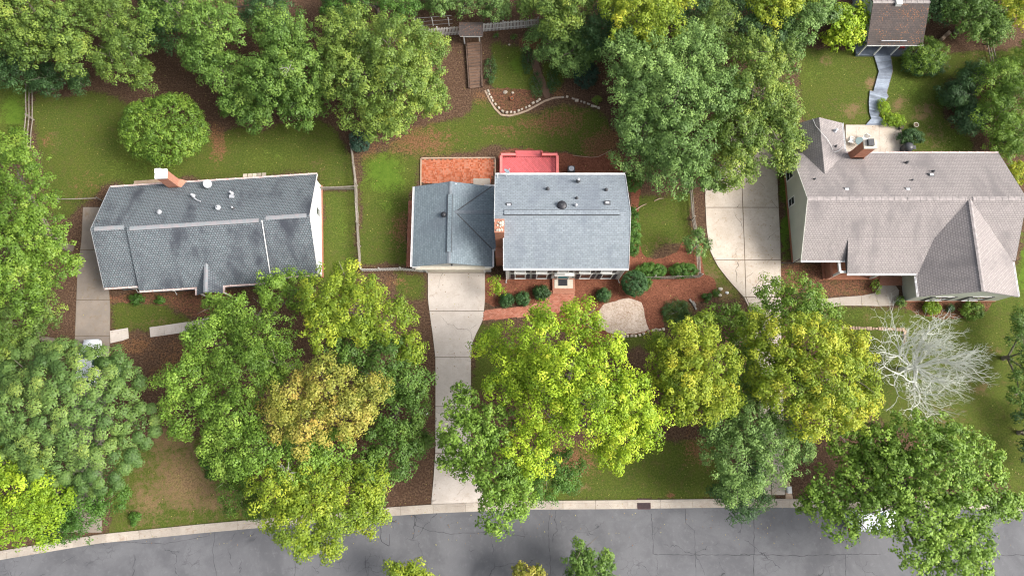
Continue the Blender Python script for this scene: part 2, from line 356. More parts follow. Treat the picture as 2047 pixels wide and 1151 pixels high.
def asphalt_material():
    m, nt, bs = NT('old_asphalt'); p = pos(nt)
    n1 = noise(nt, p, 0.22, 5, 0.65, 0.5); n2 = noise(nt, p, 2.0, 5, 0.7); n3 = noise(nt, p, 60, 2, 0.8)
    c = mix(nt, rng(nt, n1, 0.35, 0.65), (0.088,0.089,0.097), (0.132,0.133,0.142))
    c = mix(nt, rng(nt, n2, 0.5, 0.85, 0, 0.6), c, (0.20,0.20,0.21))
    c = mix(nt, rng(nt, n3, 0.4, 0.75, 0, 0.5), c, (0.055,0.057,0.065))
    nv = nd(nt, 'ShaderNodeTexNoise'); nv.inputs['Scale'].default_value = 1.1; nv.inputs['Detail'].default_value = 6; L(nt, p, nv.inputs['Vector'])
    ad = nd(nt, 'ShaderNodeVectorMath', operation='MULTIPLY_ADD'); L(nt, nv.outputs['Color'], ad.inputs[0]); ad.inputs[1].default_value = (1.3,1.3,0.0); L(nt, p, ad.inputs[2])
    def crack(sc, wdt, msk):
        vo = nd(nt, 'ShaderNodeTexVoronoi', feature='DISTANCE_TO_EDGE'); vo.inputs['Scale'].default_value = sc; L(nt, ad.outputs[0], vo.inputs['Vector'])
        return mth(nt, 'MULTIPLY', rng(nt, vo.outputs['Distance'], 0.0, wdt, 1, 0), msk)
    k1 = crack(0.12, 0.005, rng(nt, noise(nt, p, 0.35, 3), 0.45, 0.55)); k2 = crack(1.3, 0.05, rng(nt, noise(nt, p, 0.21, 3), 0.56, 0.66, 0, .75))
    k3 = crack(0.4, 0.010, rng(nt, noise(nt, p, 0.3, 2), 0.56, 0.64))
    kk = mth(nt, 'MAXIMUM', mth(nt, 'MAXIMUM', k1, mth(nt, 'MULTIPLY', k2, 0.7)), k3)
    c = mix(nt, mth(nt, 'MULTIPLY', kk, 0.85), c, (0.025,0.025,0.03))
    L(nt, c, bs.inputs['Base Color']); bs.inputs['Roughness'].default_value = 0.85; bump(nt, bs, n3, 0.3, 0.01); return m
M_ground = ground_material(); M_asph = asphalt_material()
M_mulch = mulch_material('red_pine_straw', (0.155,0.060,0.036), (0.25,0.10,0.062), (0.10,0.038,0.022))
M_mulch2 = mulch_material('brown_leaf_mulch', (0.06,0.034,0.025), (0.22,0.10,0.06), (0.085,0.085,0.028))
M_chips = mulch_material('pale_wood_chips', (0.70,0.58,0.49), (0.36,0.26,0.19), (0.78,0.68,0.59))
M_path = mulch_material('trodden_path', (0.22,0.14,0.10), (0.16,0.10,0.07), (0.12,0.075,0.05))

# ------------------------------------------------------------------ ground sheet with painted-in yard zones
GW, GH, GD = 2400, 1400, 6                     # survey raster, 6 photo pixels per cell, 180 px margin
gx = np.arange(-180, 2230, GD); gy = np.arange(-180, 1330, GD)
PX, PY = np.meshgrid(gx, gy)
rs = np.random.RandomState(5)
def smooth_noise(n, seed):
    r = np.random.RandomState(seed); out = np.zeros(PX.shape)
    for k, amp in ((n, 1.0), (n*2, 0.5), (n*4, 0.3)):
        g = r.rand(k+2, int(k*1.6)+2)
        yy = np.linspace(0, k, PX.shape[0], endpoint=False); xx = np.linspace(0, int(k*1.6), PX.shape[1], endpoint=False)
        y0 = yy.astype(int); x0 = xx.astype(int); fy = (yy-y0)[:, None]; fx = (xx-x0)[None, :]
        fy = fy*fy*(3-2*fy); fx = fx*fx*(3-2*fx)
        out += amp*((g[y0][:, x0]*(1-fx)+g[y0][:, x0+1]*fx)*(1-fy)+(g[y0+1][:, x0]*(1-fx)+g[y0+1][:, x0+1]*fx)*fy)
    return out/1.8-0.5
WX = smooth_noise(30, 1)*34; WY = smooth_noise(30, 2)*34
def blur(a, n):
    for _ in range(n):
        p = np.pad(a, 1, mode='edge'); a = (p[:-2,1:-1]+p[2:,1:-1]+p[1:-1,:-2]+p[1:-1,2:]+2*p[1:-1,1:-1])/6
    return a
def poly_mask(poly, n=4, warp=1.0):
    x = PX+WX*warp; y = PY+WY*warp; ins = np.zeros(x.shape, bool); k = len(poly)
    for i in range(k):
        x0, y0 = poly[i]; x1, y1 = poly[(i+1) % k]
        if y0 == y1: continue
        c = ((y0 > y) != (y1 > y)) & (x < (x1-x0)*(y-y0)/(y1-y0)+x0)
        ins ^= c
    return blur(ins.astype(float), n)
def blob(x, y, r, s=1.0, ry=None):
    return s*np.exp(-(((PX+WX-x)/r)**2+((PY+WY-y)/(ry or r))**2))
grass = np.zeros(PX.shape); lush = grass.copy(); straw = grass.copy(); clay = grass.copy()
for poly in [
    [(70,195),(180,180),(420,270),(640,235),(705,300),(712,375),(640,372),(640,345),(215,372),(200,405),(105,425),(80,330)],
    [(-60,170),(58,170),(62,300),(-60,300)], [(120,405),(200,405),(160,420),(120,440)],
    [(643,378),(712,378),(718,520),(700,600),(643,600)], [(722,300),(845,300),(840,365),(818,380),(814,530),(724,530)],
    [(900,240),(960,195),(1000,236),(1090,208),(1205,222),(1228,320),(1000,296),(850,310),(760,290)],
    [(968,85),(1050,90),(1090,180),(1010,215),(972,165)], [(1078,120),(1130,110),(1130,180),(1098,190)],
    [(1268,390),(1380,385),(1385,470),(1300,510),(1268,500)], [(1395,440),(1412,480),(1440,540),(1490,600),(1400,600)],
    [(1556,340),(1580,340),(1588,525),(1562,525)], [(1590,80),(1715,100),(1880,110),(1975,95),(2060,95),(2060,130),(1900,160),(1880,230),(1960,310),(1800,310),(1690,255),(1600,245)],
    [(1640,612),(1800,616),(1990,600),(2060,440),(2060,1000),(1900,900),(1770,840),(1640,700)],
    [(230,900),(440,860),(560,1050),(215,1090)], [(1040,890),(1450,880),(1460,996),(1040,998)],
    [(223,600),(330,606),(400,640),(226,672)], [(780,545),(852,545),(858,600),(790,590)], [(945,640),(1010,640),(1000,790),(943,790)],
    [(1230,670),(1330,665),(1330,700),(1230,700)], [(1320,600),(1380,596),(1385,640),(1330,655)],
    [(700,1260),(2300,1240),(2300,1400),(-300,1400),(-300,1270)]]:
    grass = np.maximum(grass, poly_mask(poly)*.9)
for b in [(770,345,45,0.9,50),(775,410,30,0.5),(1570,440,12,0.9,90),(540,315,100,0.35,45),(280,330,130,0.4,60),(30,225,35,0.9),(1030,130,22,0.7,30),
          (1820,190,60,0.45,60),(1900,280,50,0.5),(2045,520,14,0.8,80),(1620,150,50,0.35),(1680,130,40,0.3),(1260,980,120,0.3,10),(900,255,40,0.35,12),(1710,630,50,0.35,14),
          (1950,700,70,0.35,60),(680,450,20,0.4,60),(560,360,60,0.3,12)]:
    lush = np.maximum(lush, blob(*b[:3], b[3], b[4] if len(b) > 4 else None))
for b in [(370,950,95,.88,95),(440,1000,80,.9,45),(300,1000,50,.75,60),(340,880,50,0.8,40),(290,1060,50,0.55,20),(1420,560,30,0.65,40),(1330,490,40,0.5,30),(1735,165,18,0.9,14),(1795,205,22,0.8,16),
          (1845,225,25,0.7),(1700,215,40,0.7,22),(1650,120,18,0.6),(1880,270,40,0.5),(1340,255,50,0.5),(1170,975,20,0.9,5),(1890,850,60,0.4,70),(1960,780,20,0.6),(1990,700,30,0.4),
          (1735,640,12,0.7),(1350,600,18,0.5),(640,330,30,0.3),(1450,590,22,0.8),(1970,110,50,0.5,14),(310,640,70,0.5,14),(120,275,20,0.5)]:
    straw = np.maximum(straw, blob(*b[:3], b[3]*.85, b[4] if len(b) > 4 else None))
for b in [(1100,245,80,0.75,35),(1200,290,45,0.8,35),(1010,265,60,0.45,20),(840,285,80,0.7,30),(800,460,28,0.65,50),(100,280,16,0.5),(1345,985,15,1.0,3),(430,290,18,0.8,40),(1070,85,28,0.9,12),
          (1120,180,30,0.6,25),(740,300,30,0.5),(960,200,20,0.6),(180,380,60,0.3),(790,570,40,0.5,20),(1400,600,25,0.4),(900,1000,40,0.5,20),(370,720,80,0.6,60),(270,690,50,0.6,25),
          (300,590,60,0.5,14),(1130,920,70,0.8,40),(1400,900,40,.6,40),(860,100,40,0.6,30),(2000,450,12,0.0)]:
    clay = np.maximum(clay, blob(*b[:3], b[3], b[4] if len(b) > 4 else None))
def build_ground():
    xs = np.concatenate([[-900,-300,-110,-80], np.arange(-66, 66.1, 0.36), [80,110,300,900]])
    ys = np.concatenate([[-900,-300,-70,-40], np.arange(-28, 52.1, 0.36), [70,110,300,900]])
    X, Y = np.meshgrid(xs, ys); n, k = X.shape
    co = np.stack([X.ravel(), Y.ravel(), np.zeros(X.size)], 1)
    # inverse of at() on the ground
    dz = -CAM_H; cy = Y*C_ + dz*S_; cz = -(Y*S_ - dz*C_)           # camera space up / depth
    px = 1023.5 + FPX*X/np.maximum(-cz, 5); py = 575.5 - FPX*cy/np.maximum(-cz, 5)
    ix = np.clip(((px+180)/GD).round().astype(int), 0, PX.shape[1]-1); iy = np.clip(((py+180)/GD).round().astype(int), 0, PX.shape[0]-1)
    idx = np.arange(X.size).reshape(n, k)
    f = np.stack([idx[:-1,:-1], idx[:-1,1:], idx[1:,1:], idx[1:,:-1]], -1).reshape(-1, 4)
    me = bpy.data.meshes.new('ground'); me.vertices.add(len(co)); me.vertices.foreach_set('co', co.ravel())
    me.loops.add(f.size); me.loops.foreach_set('vertex_index', f.ravel()); me.polygons.add(len(f))
    me.polygons.foreach_set('loop_start', np.arange(0, f.size, 4)); me.update()
    for nm, ch in (('zone', (grass, lush, straw)), ('zone2', (clay, clay*0, clay*0))):
        a = me.color_attributes.new(nm, 'FLOAT_COLOR', 'POINT')
        d = np.ones((X.size, 4), np.float32)
        for i, c in enumerate(ch): d[:, i] = c[iy, ix].ravel()
        a.data.foreach_set('color', d.ravel())
    me.materials.append(M_ground)
    o = bpy.data.objects.new('ground', me); COL.objects.link(o); meta(o, kind='structure')
build_ground()

def dense(poly, step=0.35, amp=0.1, seed=0):
    r = random.Random(seed); out = []
    for i in range(len(poly)):
        a, b = Vector(poly[i][:2]), Vector(poly[(i+1) % len(poly)][:2]); n = max(1, int((b-a).length/step))
        for k in range(n):
            q = a.lerp(b, k/n); out.append((q.x+r.uniform(-amp, amp), q.y+r.uniform(-amp, amp)))
    return out
def px_poly(pts, z=0.0): return [tuple(at(x, y, z)[:2]) for x, y in pts]
def smoothpoly(pts, it=2):
    for _ in range(it):
        q = []
        for i in range(len(pts)):
            a, b = pts[i], pts[(i+1) % len(pts)]
            q += [(a[0]*.75+b[0]*.25, a[1]*.75+b[1]*.25), (a[0]*.25+b[0]*.75, a[1]*.25+b[1]*.75)]
        pts = q
    return pts
def sheet(name, pts, z, mat, amp=0.1, sm=1, seed=1):
    mb = MB(); poly = dense(smoothpoly(px_poly(pts), sm), 0.3, amp, seed)
    a = sum(poly[i][0]*poly[(i+1)%len(poly)][1]-poly[(i+1)%len(poly)][0]*poly[i][1] for i in range(len(poly)))
    if a < 0: poly = poly[::-1]
    mb.add([(p[0], p[1], z) for p in poly], [tuple(range(len(poly)))])
    return struct(name, mb, mat)
# beds
sheet('mulch_bed', [(960,546),(1010,556),(1120,550),(1250,556),(1256,500),(1262,420),(1262,340),(1285,345),(1275,420),(1275,495),(1300,522),(1352,508),(1372,470),(1408,470),(1402,548),(1432,556),(1432,590),(1400,606),(1352,596),(1322,625),(1330,662),(1226,672),(1190,700),(1120,660),(1040,600),(968,618)], 0.004, M_mulch, 0.08, 1, 3)
sheet('mulch_bed', [(1000,300),(1040,296),(1110,304),(1190,315),(1226,296),(1262,340),(1250,360),(990,360),(992,320)], 0.004, M_mulch, 0.12, 1, 4)
sheet('mulch_bed', [(1566,528),(1690,528),(1690,545),(1760,556),(1750,590),(1680,592),(1590,592),(1540,560)], 0.004, M_mulch2, 0.12, 1, 5)
sheet('mulch_bed', [(1812,598),(1985,598),(1975,625),(1900,640),(1840,632),(1806,612)], 0.004, M_mulch2, 0.12, 1, 6)
sheet('mulch_bed', [(150,600),(225,590),(470,575),(460,610),(400,640),(330,606),(226,606)], 0.004, M_mulch2, 0.12, 1, 7)
sheet('wood_chip_patch', [(1200,612),(1232,600),(1252,596),(1272,598),(1286,608),(1291,640),(1298,664),(1224,671),(1192,648)], 0.010, M_chips, 0.07, 1, 8)
sheet('path', [(1058,105),(1072,104),(1080,140),(1094,170),(1102,194),(1090,200),(1080,172),(1064,138)], 0.005, M_path, 0.06, 1, 9)
sheet('mulch_bed', [(972,180),(1000,175),(1060,180),(1085,196),(1060,214),(1030,226),(1003,226),(985,205)], 0.003, M_mulch2, 0.1, 1, 10)

# ------------------------------------------------------------------ street, kerb, drives
curb_px = [(-120,1140),(20,1115),(200,1085),(400,1065),(545,1052),(790,1030),(870,1025),(1040,1018),(1200,1017),(1440,1014),(1570,1014),(1750,1019),(1900,1016),(2047,1022),(2250,1034)]
curb = [Vector(at(x, y)[:2]) for x, y in curb_px]
def resample(pts, step):
    out = [pts[0].copy()]; need = step
    for a, b in zip(pts[:-1], pts[1:]):
        l = (b-a).length; t = need
        while t < l: out.append(a.lerp(b, t/l)); t += step
        need = t - l
    return out
cs = resample(curb, 0.75)
def normals(ps):
    o = []
    for i in range(len(ps)):
        d = (ps[min(i+1,len(ps)-1)]-ps[max(i-1,0)]).normalized(); o.append(Vector((-d.y, d.x)))
    return o
cn = normals(cs)
road = MB(); far = [p - n*8.6 for p, n in zip(cs, cn)]
for i in range(len(cs)-1):
    road.add([(cs[i].x,cs[i].y,.004),(far[i].x,far[i].y,.004),(far[i+1].x,far[i+1].y,.004),(cs[i+1].x,cs[i+1].y,.004)], [(0,1,2,3)])
struct('road', road, M_asph)
def crack_line(mb, pts, w, seed):
    r = random.Random(seed); P = [at(*p) for p in pts]; q = [P[0]]
    for a, b in zip(P[:-1], P[1:]):
        n = max(1, int((b-a).length/.35)); q += [a.lerp(b, (k+1)/n)+Vector((r.uniform(-.05,.05), r.uniform(-.05,.05), 0)) for k in range(n)]
    for a, b in zip(q[:-1], q[1:]):
        d = (b-a).normalized(); m = Vector((-d.y, d.x, 0))*w*r.uniform(.3,.6)
        mb.add([a-m+Vector((0,0,.008)), b-m+Vector((0,0,.008)), b+m+Vector((0,0,.008)), a+m+Vector((0,0,.008))], [(0,1,2,3)])
crk = MB()
for i, (pts, w_) in enumerate([([(1507,1020),(1507,1090),(1506,1175)],.05), ([(1302,1026),(1304,1060),(1306,1107),(1390,1108),(1500,1109)],.05), ([(1480,1107),(1600,1110),(1760,1106)],.05), ([(1690,1108),(1692,1170)],.045),
    ([(590,1058),(592,1090),(588,1170)],.04), ([(760,1040),(762,1082),(778,1090),(780,1066)],.06), ([(1100,1020),(1096,1060),(1102,1160)],.035), ([(830,1030),(828,1048),(860,1060),(900,1066),(990,1062),(1050,1072)],.035), ([(730,1110),(735,1165)],.035),
    ([(1370,1016),(1372,1045),(1388,1060),(1392,1160)],.04), ([(1900,1112),(2047,1108),(2150,1112)],.05), ([(430,1062),(425,1100),(432,1150)],.04), ([(150,1092),(230,1082),(330,1086),(420,1070)],.03)]): crack_line(crk, pts, w_, i)
struct('road_crack', crk, worn('tar_crack', (0.03,0.03,0.034), (0.05,0.05,0.055), 0.9))
def kerb_run(pp, nn, base_name):
    base = MB(); prof = [(0,0.0),(0.0,0.03),(0.5,0.03),(0.58,0.13),(0.78,0.13),(0.80,0.0)]
    root = None
    def seg(i0, i1):
        mb = MB(); vs = []; 
        ring = []
        for i in range(i0, i1+1):
            t = 0.012 if i == i0 else (-0.012 if i == i1 else 0)
            d = Vector((nn[i].y, -nn[i].x)); q = pp[i] + d*t
            ring.append([(q.x+nn[i].x*a, q.y+nn[i].y*a, z) for a, z in prof])
        k = len(prof); vs = [v for r in ring for v in r]; fs = []
        for r in range(len(ring)-1):
            for j in range(k-1): fs.append((r*k+j, (r+1)*k+j, (r+1)*k+j+1, r*k+j+1))
        fs.append(tuple(range(k))); fs.append(tuple(range((len(ring)-1)*k, len(ring)*k))[::-1])
        return mb.add(vs, fs)
    bs_ = MB()
    for i in range(len(pp)-1):
        a, b, na, nb = pp[i], pp[i+1], nn[i], nn[i+1]
        bs_.add([(a.x+na.x*.02,a.y+na.y*.02,.008),(b.x+nb.x*.02,b.y+nb.y*.02,.008),(b.x+nb.x*.78,b.y+nb.y*.78,.008),(a.x+na.x*.78,a.y+na.y*.78,.008)], [(0,1,2,3)])
    root = struct('curb', bs_, M_joint)
    for i in range(0, len(pp)-4, 4): seg(i, i+4).build('curb_segment', M_curb, root)
kerb_run(cs, cn, 'curb')
kerb_run([p for p in far][::-1], [-n for n in cn][::-1], 'curb')

def slab_poly(parent, pts_xy, z0, z1, mat, name='concrete_slab', gap=0.02):
    c = Vector((sum(p[0] for p in pts_xy)/len(pts_xy), sum(p[1] for p in pts_xy)/len(pts_xy)))
    q = []
    for p in pts_xy:
        d = c-Vector(p[:2]); q.append(Vector(p[:2])+d.normalized()*gap)
    return MB().prism([tuple(v) for v in q], z0, z1).build(name, mat, parent)
def lerp_edge(edge, y):
    for (x0, y0), (x1, y1) in zip(edge[:-1], edge[1:]):
        if y0 <= y <= y1: return x0+(x1-x0)*(y-y0)/(y1-y0+1e-9)
    return edge[-1][0]
def drive(cols, rows, mat, z=0.05, name='driveway'):
    """cols = list of edge polylines (left to right), rows = joint y values"""
    full = [(lerp_edge(cols[0], y), y) for y in np.linspace(rows[0], rows[-1], 30)] + [(lerp_edge(cols[-1], y), y) for y in np.linspace(rows[-1], rows[0], 30)]
    root = struct(name, MB().prism(px_poly(full), 0.002, z-0.02), M_joint)
    for r0, r1 in zip(rows[:-1], rows[1:]):
        ysm = np.linspace(r0+0.6, r1-0.6, 7)
        for a, b in zip(cols[:-1], cols[1:]):
            off = 0.65
            pts = [(lerp_edge(a, y)+off, y) for y in ysm] + [(lerp_edge(b, y)-off, y) for y in ysm[::-1]]
            MB().prism(px_poly(pts), z-0.03, z).build('concrete_slab', mat, root)
    return root
drive([[(855,544),(855,600),(858,622),(864,665),(870,715),(870,900),(866,960),(861,1011)],
       [(970,544),(970,600),(966,640),(946,680),(942,715),(942,880),(950,960),(985,1006)]], [545,622,714,812,905,1009], M_conc)
drive([[(1450,250),(1446,330),(1409,365),(1409,400),(1412,460),(1420,505),(1436,535),(1460,565),(1487,594),(1503,630),(1512,700),(1516,800),(1518,900),(1512,990)],
       [(1470,250),(1482,330),(1484,400),(1488,500),(1491,594),(1520,660),(1538,760),(1542,900),(1542,990)],
       [(1560,250),(1553,330),(1556,400),(1560,480),(1561,530),(1562,600),(1562,700),(1566,800),(1568,900),(1570,990)]], [252,330,415,520,594,690,790,890,952,989], M_concR)
drive([[(166,414),(163,480),(155,540),(150,670),(146,760),(140,900),(112,1085)], [(200,414),(206,480),(215,540),(221,610),(220,690),(216,780),(208,900),(204,1066)]], [414,500,600,672,760,850,960,1064], M_concL)
# walks
def walk(label_slabs, mat, z=0.045, name='walkway'):
    allp = [p for s in label_slabs for p in s]
    root = bpy.data.objects.new(name, None); COL.objects.link(root); meta(root, kind='structure')
    root.matrix_basis = Matrix.Translation(at(*allp[0]))
    for s in label_slabs: slab_poly(root, px_poly(s), 0.001, z, mat, 'concrete_slab', 0.015)
walk([[(220,661),(244,657),(244,681),(221,686)], [(244,657),(256,655),(258,676),(244,681)], [(299,654),(328,650),(330,670),(301,674)],
      [(328,650),(362,645),(364,665),(330,670)], [(362,645),(398,640),(400,660),(364,665)], [(398,640),(432,628),(440,645),(400,660)]], M_conc)
walk([[(1678,594),(1721,591),(1723,611),(1680,611)], [(1721,591),(1748,586),(1757,612),(1723,611)], [(1748,586),(1756,574),(1758,570),(1790,571),(1797,580),(1795,600),(1786,611),(1757,612)],
      [(1620,600),(1678,594),(1680,611),(1622,620)]], M_concL and M_curb)
walk([[(1690,250),(1711,250),(1713,318),(1690,318)], [(1711,250),(1757,250),(1760,318),(1713,318)], [(1757,250),(1800,254),(1812,318),(1760,318)]], M_concR, 0.06, 'patio')
walk([[(946,357.5),(980,357.5),(981,372),(946,372)]], M_curb, 0.10, 'patio')
walk([[(268,362),(298,360),(298,378),(268,380)],[(298,360),(330,357),(330,375),(298,378)],[(330,357),(345,356),(345,374),(330,375)]], M_strip, 0.05, 'patio')
walk([[(1570,950),(1580,970),(1586,1000),(1570,1000)]], M_strip, 0.04, 'paved_edge')

meta(MB().box((0,0,0),(.34,.09,.02), Matrix.Translation(at(853,829,.01)) @ Matrix.Rotation(.8,4,'Z')).build('litter', M_white), 'white scrap of litter on the mulch left of the middle driveway', 'litter')
# storm drain
dc = at(1287, 1006.5)
dr = thing('storm_drain', 'dark rusty cast iron storm drain grate set in the kerb of the street', 'drain', dc + Vector((0,0,0.03)))
MB().box((dc.x-.58,dc.y-.44,.031),(dc.x+.58,dc.y+.42,.036)).build('drain_pit', M_black, dr)
g = MB(); 
for s in (-1, 1):
    g.box((dc.x-.58,dc.y+s*.44-.04,.0365),(dc.x+.58,dc.y+s*.44+.04,.075)); g.box((dc.x+s*.58-.04,dc.y-.40,.037),(dc.x+s*.58+.04,dc.y+.40,.075))
M_rust = worn('rusty_iron', (0.09,0.045,0.045), (0.05,0.03,0.032), 0.8)
g.build('frame', M_rust, dr)
bar_me = MB().box((-.02,-.40,0),(.02,.40,.03)).mesh('grate_bar', M_rust)
for k in range(12): piece('grate_bar', bar_me, dr, Matrix.Translation((dc.x-.5+k*1.0/11, dc.y, .038)))

# brick pavers, joined as real geometry
def bricks_in(poly, z0, z1, mat, bw, bl, herring, parent, seed=0, ang=0.0):
    r = random.Random(seed); mb = MB()
    xs = [p[0] for p in poly]; ys = [p[1] for p in poly]; cx, cy = sum(xs)/len(xs), sum(ys)/len(ys)
    R_ = max(max(xs)-min(xs), max(ys)-min(ys)); ca, sa = math.cos(ang), math.sin(ang)
    def inside(x, y):
        c = False
        for i in range(len(poly)):
            x0, y0 = poly[i]; x1, y1 = poly[(i+1) % len(poly)]
            if (y0 > y) != (y1 > y) and x < (x1-x0)*(y-y0)/(y1-y0)+x0: c = not c
        return c
    n = int(R_/bl)+2
    for i in range(-n, n):
        for j in range(-2*n, 2*n):
            if herring:                                # basket weave: pairs turned 90 degrees
                bx, by = i*bl, j*bl
                if abs(j) > n: continue
                rects = [(bx, by, bx+bl, by+bw), (bx, by+bw, bx+bl, by+bl)] if (i+j) % 2 else [(bx, by, bx+bw, by+bl), (bx+bw, by, bx+bl, by+bl)]
            else:
                o = (j % 2)*bl/2; rects = [(i*bl+o, j*bw, (i+1)*bl+o, (j+1)*bw)]
            for a, b, c, d in rects:
                mx, my = (a+c)/2, (b+d)/2; wx, wy = cx+mx*ca-my*sa, cy+mx*sa+my*ca
                if not inside(wx, wy): continue
                g_ = 0.006; M = Matrix.Translation((cx, cy, 0)) @ Matrix.Rotation(ang, 4, 'Z')
                zz = z1+r.uniform(-.006, .004); P = [M @ Vector(q) for q in ((a+g_,b+g_,zz),(c-g_,b+g_,zz),(c-g_,d-g_,zz),(a+g_,d-g_,zz))]
                Q = [M @ Vector(q) for q in ((a+g_,b+g_,z0),(c-g_,b+g_,z0),(c-g_,d-g_,z0),(a+g_,d-g_,z0))]
                mb.add(P+Q, [(0,1,2,3),(4,5,1,0),(5,6,2,1),(6,7,3,2),(7,4,0,3)])
    o = mb.build('brick', mat, parent); o['kind'] = 'stuff'; return o
def paver_mat(name, cols):
    m, nt, bs = NT(name); g_ = nd(nt, 'ShaderNodeNewGeometry')
    cr = nd(nt, 'ShaderNodeValToRGB'); el = cr.color_ramp.elements
    while len(el) < len(cols): el.new(0.5)
    for i, c in enumerate(cols): el[i].position = i/(len(cols)-1); el[i].color = c4(c)
    L(nt, g_.outputs['Random Per Island'], cr.inputs[0])
    n = noise(nt, g_.outputs['Position'], 1.1, 5, 0.7)
    c = mix(nt, rng(nt, n, 0.45, 0.7, 0, 0.6), cr.outputs[0], cols[0])
    L(nt, c, bs.inputs['Base Color']); bs.inputs['Roughness'].default_value = 0.9
    bump(nt, bs, noise(nt, g_.outputs['Position'], 50, 2), 0.3, 0.01); return m
M_patio = paver_mat('patio_brick', [(0.30,0.075,0.03), (0.46,0.125,0.055), (0.52,0.18,0.10), (0.44,0.20,0.13)])
M_walkb = paver_mat('walk_brick', [(0.36,0.12,0.07), (0.46,0.17,0.11), (0.50,0.23,0.16), (0.30,0.10,0.06)])
pp_ = px_poly([(844,319),(988,318),(988,338),(980,368),(840,366)])
bp = struct('brick_patio', MB().prism(pp_, 0.003, 0.05), M_joint)
bricks_in(pp_, 0.05, 0.09, M_patio, 0.115, 0.23, True, bp, 2, 0.0)
ed = MB()
for a, b in (((842,317),(990,316)), ((842,317),(841,400)), ((990,317),(990,350))):
    ed.bar(at(*a)+Vector((0,0,.05)), at(*b)+Vector((0,0,.05)), 0.14, 0.12)
ed.build('border', M_strip, bp)
wp = px_poly([(1104,581),(1149,581),(1148,600),(1140,618),(1100,627),(1040,634),(966,641),(967,620),(1020,615),(1060,610),(1084,602),(1098,591)])
bw_ = struct('brick_walk', MB().prism(wp, 0.006, 0.04), M_joint)
bricks_in(wp, 0.04, 0.075, M_walkb, 0.1, 0.21, False, bw_, 3, math.radians(8))
sp_ = px_poly([(816,402),(824,402),(824,534),(813,534),(815,470)])
bs2 = struct('brick_walk', MB().prism(sp_, 0.006, 0.04), M_joint)
bricks_in(sp_, 0.04, 0.07, M_walkb, 0.1, 0.21, False, bs2, 4, math.radians(90))

# ------------------------------------------------------------------ house helpers
def pipe_vent(parent, px, py, z, r=0.07, h=0.4, mat=None, cap=None, name='vent_pipe'):
    p = at(px, py, z); o = MB().lathe([(r*2.6,-.12),(r*2.4,0.03),(r*1.25,.05),(r*1.2,h),(r*.75,h)], p, 10).build(name, mat or M_dark, parent, True)
    if cap: MB().lathe([(r*1.5,h+.0),(r*1.6,h+.06),(r*.4,h+.1)], p, 10).build('cap', cap, o)
def box_vent(parent, px, py, z, mat):
    p = at(px, py, z); mb = MB().box((p.x-.27,p.y-.2,z-.2),(p.x+.27,p.y+.2,z+.08)); o = mb.build('roof_vent', M_dark, parent)
    MB().box((p.x-.17,p.y-.10,z+.101),(p.x+.17,p.y+.11,z+.14)).build('hood', mat, o)
def round_vent(parent, px, py, z, r, mat):
    p = at(px, py, z)
    o = MB().lathe([(r*.75,-.25),(r*.8,.12),(r,.13),(r*1.02,.2),(r*.8,.30),(r*.35,.36)], p, 18).build('roof_vent', mat, parent, True)
    MB().lathe([(r*.22,.35),(r*.22,.40)], p, 10).build('cap', M_dark, o)
def dish(parent, px, py, z, facing, mat, r=0.42):
    p = at(px, py, z); t = MB().tube([p+Vector((0,-.3,-.35)), p+Vector((0,0,-.05))], .03, 8).build('mast', M_galv, parent)
    d = Vector(facing).normalized(); q = d.to_track_quat('Z', 'Y').to_matrix().to_4x4()
    dd = MB().lathe([(.04,0),(r*.55,.03),(r*.85,.08),(r,.13),(r*1.0,.15),(r*.8,.10),(r*.4,.055)], p, 20, q).build('satellite_dish', mat, parent, True)
    e = p + d*0.5 + Vector((0.1,-.02,-.1))
    MB().tube([p+Vector((0,0,-r*.5)), e], .02, 6).tube([e, e-d*.12], .045, 8).build('feed_arm', M_galv, dd)
def wall_prism(parent, poly, z1, mat, name='wall', z0=0.0): return MB().prism(poly, z0, z1).build(name, mat, parent)
def window(parent, M, w, h, shutters=0, header=True, glass=None, muntin=True, shutter_mat=None, sill=.08, hd=.05):
    """window on a wall: local x along wall, z up, y out of the wall (towards viewer)"""
    fr = MB()
    for s in (-1, 1): fr.box((s*w/2-.05,0,0),(s*w/2+.05,.045,h),M)
    fr.box((-w/2-.06,0,-.09),(w/2+.06,sill,-.001),M); fr.box((-w/2-.05,0,h+.001),(w/2+.05,.045,h+.08),M)
    o = fr.build('window', M_white, parent)
    g_ = MB().box((-w/2+.051,0.005,.0),(w/2-.051,.025,h),M); g_.build('pane', glass or M_glass, o)
    if muntin:
        b = MB().box((-w/2+.052,.027,h/2-.025),(w/2-.052,.045,h/2+.025),M); b.build('sash_bar', M_white, o)
    if header: MB().box((-w/2-.14,0,h+.082),(w/2+.14,hd,h+.15),M).build('header', M_white, o)
    for s in ((-1, 1) if shutters else ()):
        x0 = s*(w/2+.08); x1 = s*(w/2+.08+shutters)
        sh = MB().box((min(x0,x1),0,-.05),(max(x0,x1),.05,h+.05),M)
        for k in range(8): sh.box((min(x0,x1)+.04,.0505,.02+k*h/8),(max(x0,x1)-.04,.062,.02+k*h/8+h/14),M)
        sh.build('shutter', shutter_mat or M_black, parent)
